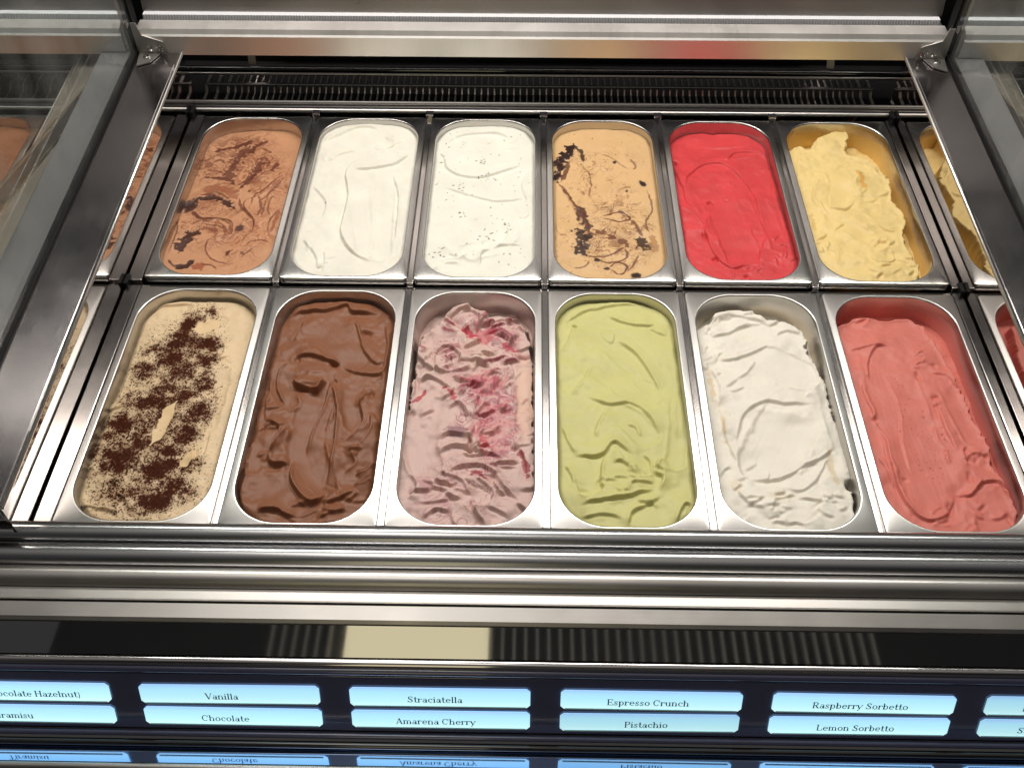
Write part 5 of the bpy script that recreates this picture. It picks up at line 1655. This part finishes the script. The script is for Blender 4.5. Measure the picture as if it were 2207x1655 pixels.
def gel_near_5():
    g = Gel(seed=26, base=(216, 124, 112), z0=-20.0, z1=-11.5)
    g.lumps(2.8, 28)
    g.lumps(0.2, 8, seed=1)
    g.swipe([(-16.6, 98.6), (-20.6, 38.9), (-20.9, -26.8), (-17.0, -85.4), (-16.5, -125.2)], 31, 2.2, 1.6, 2.2, 0.12)
    g.swipe([(38.2, -115.7), (46.2, -130.7), (42.7, -154.0)], 24, 2.2, 1.4)
    g.swipe([(42.8, 39.9), (47.1, -1.1), (49.9, -37.8)], 13, 1.6, 1.2)
    g.swipe([(-10.1, 135.9), (20.6, 142.2), (33.7, 127.9)], 16, 1.4, 0.8)
    g.fold([(-48.1, 43.7), (-41.0, 78.8), (-25.6, 104.1), (-6.8, 105.8)], 2.2, 9, 1.3, 0.3)
    g.fold([(-59.6, -12.7), (-49.1, -41.7), (-51.8, -92.7), (-45.6, -134.3), (-30.3, -150.9), (-6.8, -142.2), (10.2, -109.6)], 3.6, 12, 1.3, 0.3)
    g.fold([(-25.5, 60.1), (-21.4, 2.9), (-30.6, -50.9), (-30.9, -96.9)], 1.6, 8, 1.4)
    g.fold([(16.2, 99.1), (27.6, 88.1), (21.3, 71.6)], 1.8, 6, 1.3)
    g.fold([(28.6, 60.9), (47.2, 55.8), (57.2, 34.9)], 2, 8, 1.3)
    g.fold([(24.2, 29.1), (22.4, -21.2), (26.4, -54.7), (33.1, -64.0)], 2.4, 9, 1.3)
    g.fold([(6.3, -114.0), (23.1, -118.1), (40.3, -102.5), (58.8, -101.1), (66.1, -124.0)], 3.6, 9, 1.3)
    g.fold([(-43.7, 144.2), (-25.3, 151.9), (-35.1, 135.5)], 2, 6, 1.3)
    g.fold([(-60.2, 95.2), (-37.9, 103.9), (-12.3, 108.6)], 1.6, 8, 1.4)
    g.fold([(30.4, -73.3), (44.9, -61.5), (58.5, -65.9)], 2.4, 6, 1.3)
    g.fold([(-57.9, 48.9), (-55.2, 7.4), (-53.0, -17.5)], 1.8, 6, 1.3)
    g.fold([(-62.0, -65.4), (-57.3, -92.8), (-56.0, -110.6)], 2.2, 6, 1.3)
    g.pit((13.6, 55.3), 3, 3.5, 7)
    g.pit((36.5, 71.8), 3.5, 3)
    g.pit((24.8, 20.1), 4, 3.5)
    g.pit((22.3, 7.4), 2.5, 3)
    g.pit((38.5, -70.9), 5, 4, 6)
    g.pit((30.7, -94.8), 3.5, 3.5, 7)
    g.pit((57.5, -65.9), 3, 3)
    g.pit((-1.5, -135.7), 4, 4, 8)
    g.pit((-40.7, -99.7), 3, 2)
    g.pit((57.0, -147.5), 3, 3, 6)
    g.pit((64.7, -153.6), 4, 6, 6)
    g.pit((-53.7, -13.8), 3, 3)
    g.pit((12.9, -116.1), 10, 2.5)
    g.petals((35.9, -80.1), 12, 36, 7, 2.4, (8, 20), 4.5, seed=1, ang=60)
    g.petals((24.8, 77.1), 18, 24, 5, 1.6, (8, 20), 5, seed=2)
    g.petals((9.2, -148.2), 45, 14, 6, 2.0, (14, 28), 6, seed=3)
    g.specks(150, (176, 70, 66), (0.3, 0.6), a=0.8, dig=0.3)
    g.specks(40, (150, 50, 54), (0.4, 0.7), region=(-5.0, -38.6, 26, 60), dig=0.5)
    g.away([(61.4, -172.2), (66.8, -145.2), (68.8, -123.9), (64.0, -102.1), (62.4, -77.4), (64.9, -49.4), (61.1, -5.8), (57.9, 37.5), (55.3, 85.8), (48.0, 119.4), (39.9, 144.0), (20.1, 157.0), (-6.5, 151.3), (-30.8, 155.7), (-53.9, 145.5), (-65.9, 138.0)], 14, 2.2, 1.2, 0.8)
    return g

# neighbours' tubs, only glimpsed through the side glass
def gel_side(seed, base, dark):
    g = Gel(nx=90, ny=200, seed=seed, base=base, z0=-18.0, z1=-12.0)
    g.lumps(2.0, 24)
    g.crumple((0, 0), 70, 150, 1.8, 9)
    g.veins((0, 0), 60, 150, dark, 0.7, 9.0, 0.12, seed=1)
    return g


FLAVOURS = [
    ('far', 0, gel_far_0, (150, 96, 70), 0.22, 'light brown chocolate hazelnut gelato with dark chocolate swirls', 'light brown hazelnut gelato'),
    ('far', 1, gel_far_1, (230, 215, 190), 0.25, 'smooth plain ivory vanilla gelato in the far row', 'plain ivory vanilla gelato'),
    ('far', 2, gel_far_2, (230, 218, 195), 0.25, 'ivory gelato flecked with tiny dark chocolate shavings', 'ivory gelato with dark flecks'),
    ('far', 3, gel_far_3, (196, 150, 100), 0.25, 'caramel coloured espresso gelato streaked with dark syrup', 'caramel coloured gelato with dark syrup'),
    ('far', 4, gel_far_4, (190, 70, 90), 0.6, 'bright red raspberry sorbet with spatula marks', 'bright red raspberry sorbet'),
    ('far', 5, gel_far_5, (222, 184, 104), 0.95, 'pale yellow scooped gelato pulled away from its right wall', 'pale yellow gelato'),
    ('near', 0, gel_near_0, (205, 168, 122), 0.35, 'cream tiramisu gelato dusted with dark cocoa powder', 'cocoa dusted tiramisu gelato'),
    ('near', 1, gel_near_1, (118, 66, 48), 0.6, 'milk chocolate brown gelato in deep glossy folds', 'folded milk chocolate gelato'),
    ('near', 2, gel_near_2, (190, 150, 136), 0.3, 'whipped pale pink gelato rippled with dark red cherry', 'pale pink cherry rippled gelato'),
    ('near', 3, gel_near_3, (186, 172, 96), 0.55, 'pale green pistachio gelato with a crumpled near end', 'pale green pistachio gelato'),
    ('near', 4, gel_near_4, (222, 204, 176), 0.4, 'white lemon sorbet with a broad scooped hollow', 'white lemon sorbet'),
    ('near', 5, gel_near_5, (214, 122, 112), 0.85, 'coral pink strawberry sorbet smoothed along its length', 'coral pink strawberry sorbet'),
]
def place_pan(x, y, z, smear, amount, lab, group):
    m = pan_material('pan_steel_smeared', lin(*smear), amount, 0.20 if y > 0 else 0.27)
    me = PAN_ME.copy()
    me.materials.clear()
    me.materials.append(m)
    o = link('gelato_pan', me)
    o.location = (x, y, z)
    tag(o, lab, 'pan', group)
    return o


for row, c, fn, smear, amount, glab, plab in FLAVOURS:
    x, y, z = (c - 2.5) * P, ROW[row], ROWZ[row]
    place_pan(x, y, z, smear, amount, 'steel pan with rounded ends holding the ' + plab, 'steel gelato pans in two rows')
    g = fn()
    me = g.mesh('gelato')
    o = link('gelato', me, M['gelato'])
    o.location = (x, y, z)
    tag(o, glab, 'gelato', 'gelato in the pans')

for s, sd, base, dark, lab, pl in ((-1, 61, (150, 96, 66), (96, 50, 34), 'brown gelato seen through the left side glass', 'steel pan of the next section seen through the left side glass'),
                                   (1, 62, (196, 180, 150), (170, 150, 118), 'cream gelato seen through the right side glass', 'steel pan of the next section seen through the right side glass')):
    x = -0.835 if s < 0 else 0.815
    place_pan(x, ROW['far'], 0.004, base, 0.6, pl, None)
    o = link('gelato', gel_side(sd, base, dark).mesh('gelato'), M['gelato'])
    o.location = (x, ROW['far'], 0.004)
    tag(o, lab, 'gelato')

# ------------------------------------------------------------------ the wall behind the customer, mirrored in the front strip
wall = empty('slatted_wall_panel', (0.2, -3.4, 0.2))
tag(wall, 'dark wall panel with thin pale battens, mirrored in the steel strip under the rails', 'wall panel')
M['wall_dark'] = plain('dark_wall_board', (0.11, 0.115, 0.12), 0.5, var=0.2, scale=4.0)
M['batten'] = plain('pale_batten', (0.95, 0.90, 0.80), 0.45, var=0.15, scale=8.0)
link('board', box_me('board', -2.2, 2.2, -0.06, -0.03, 0.0, 2.4), M['wall_dark'], wall)
bme = box_me('batten', -.006, .006, -0.03, 0.0, 0.0, 2.4)
bme.materials.append(M['batten'])
for i in range(53):
    x = -1.27 + i * 0.0485
    if -0.98 < x < -0.35:
        continue
    o = link('batten', bme, None, wall)
    o.location.x = x
lw = NT('lit_window_glow')
lw.b.inputs['Base Color'].default_value = (0.6, 0.55, 0.40, 1)
lw.b.inputs['Emission Color'].default_value = (0.88, 0.78, 0.50, 1)
lw.b.inputs['Emission Strength'].default_value = 1.1
win = link('lit_window', box_me('lit_window', -.30, .30, -0.028, -0.004, 0.0, 2.4), lw.m)
win.location = (-0.46, -3.4, 0.2)
tag(win, 'pale yellow lit window among the battens, mirrored in the steel strip', 'window')
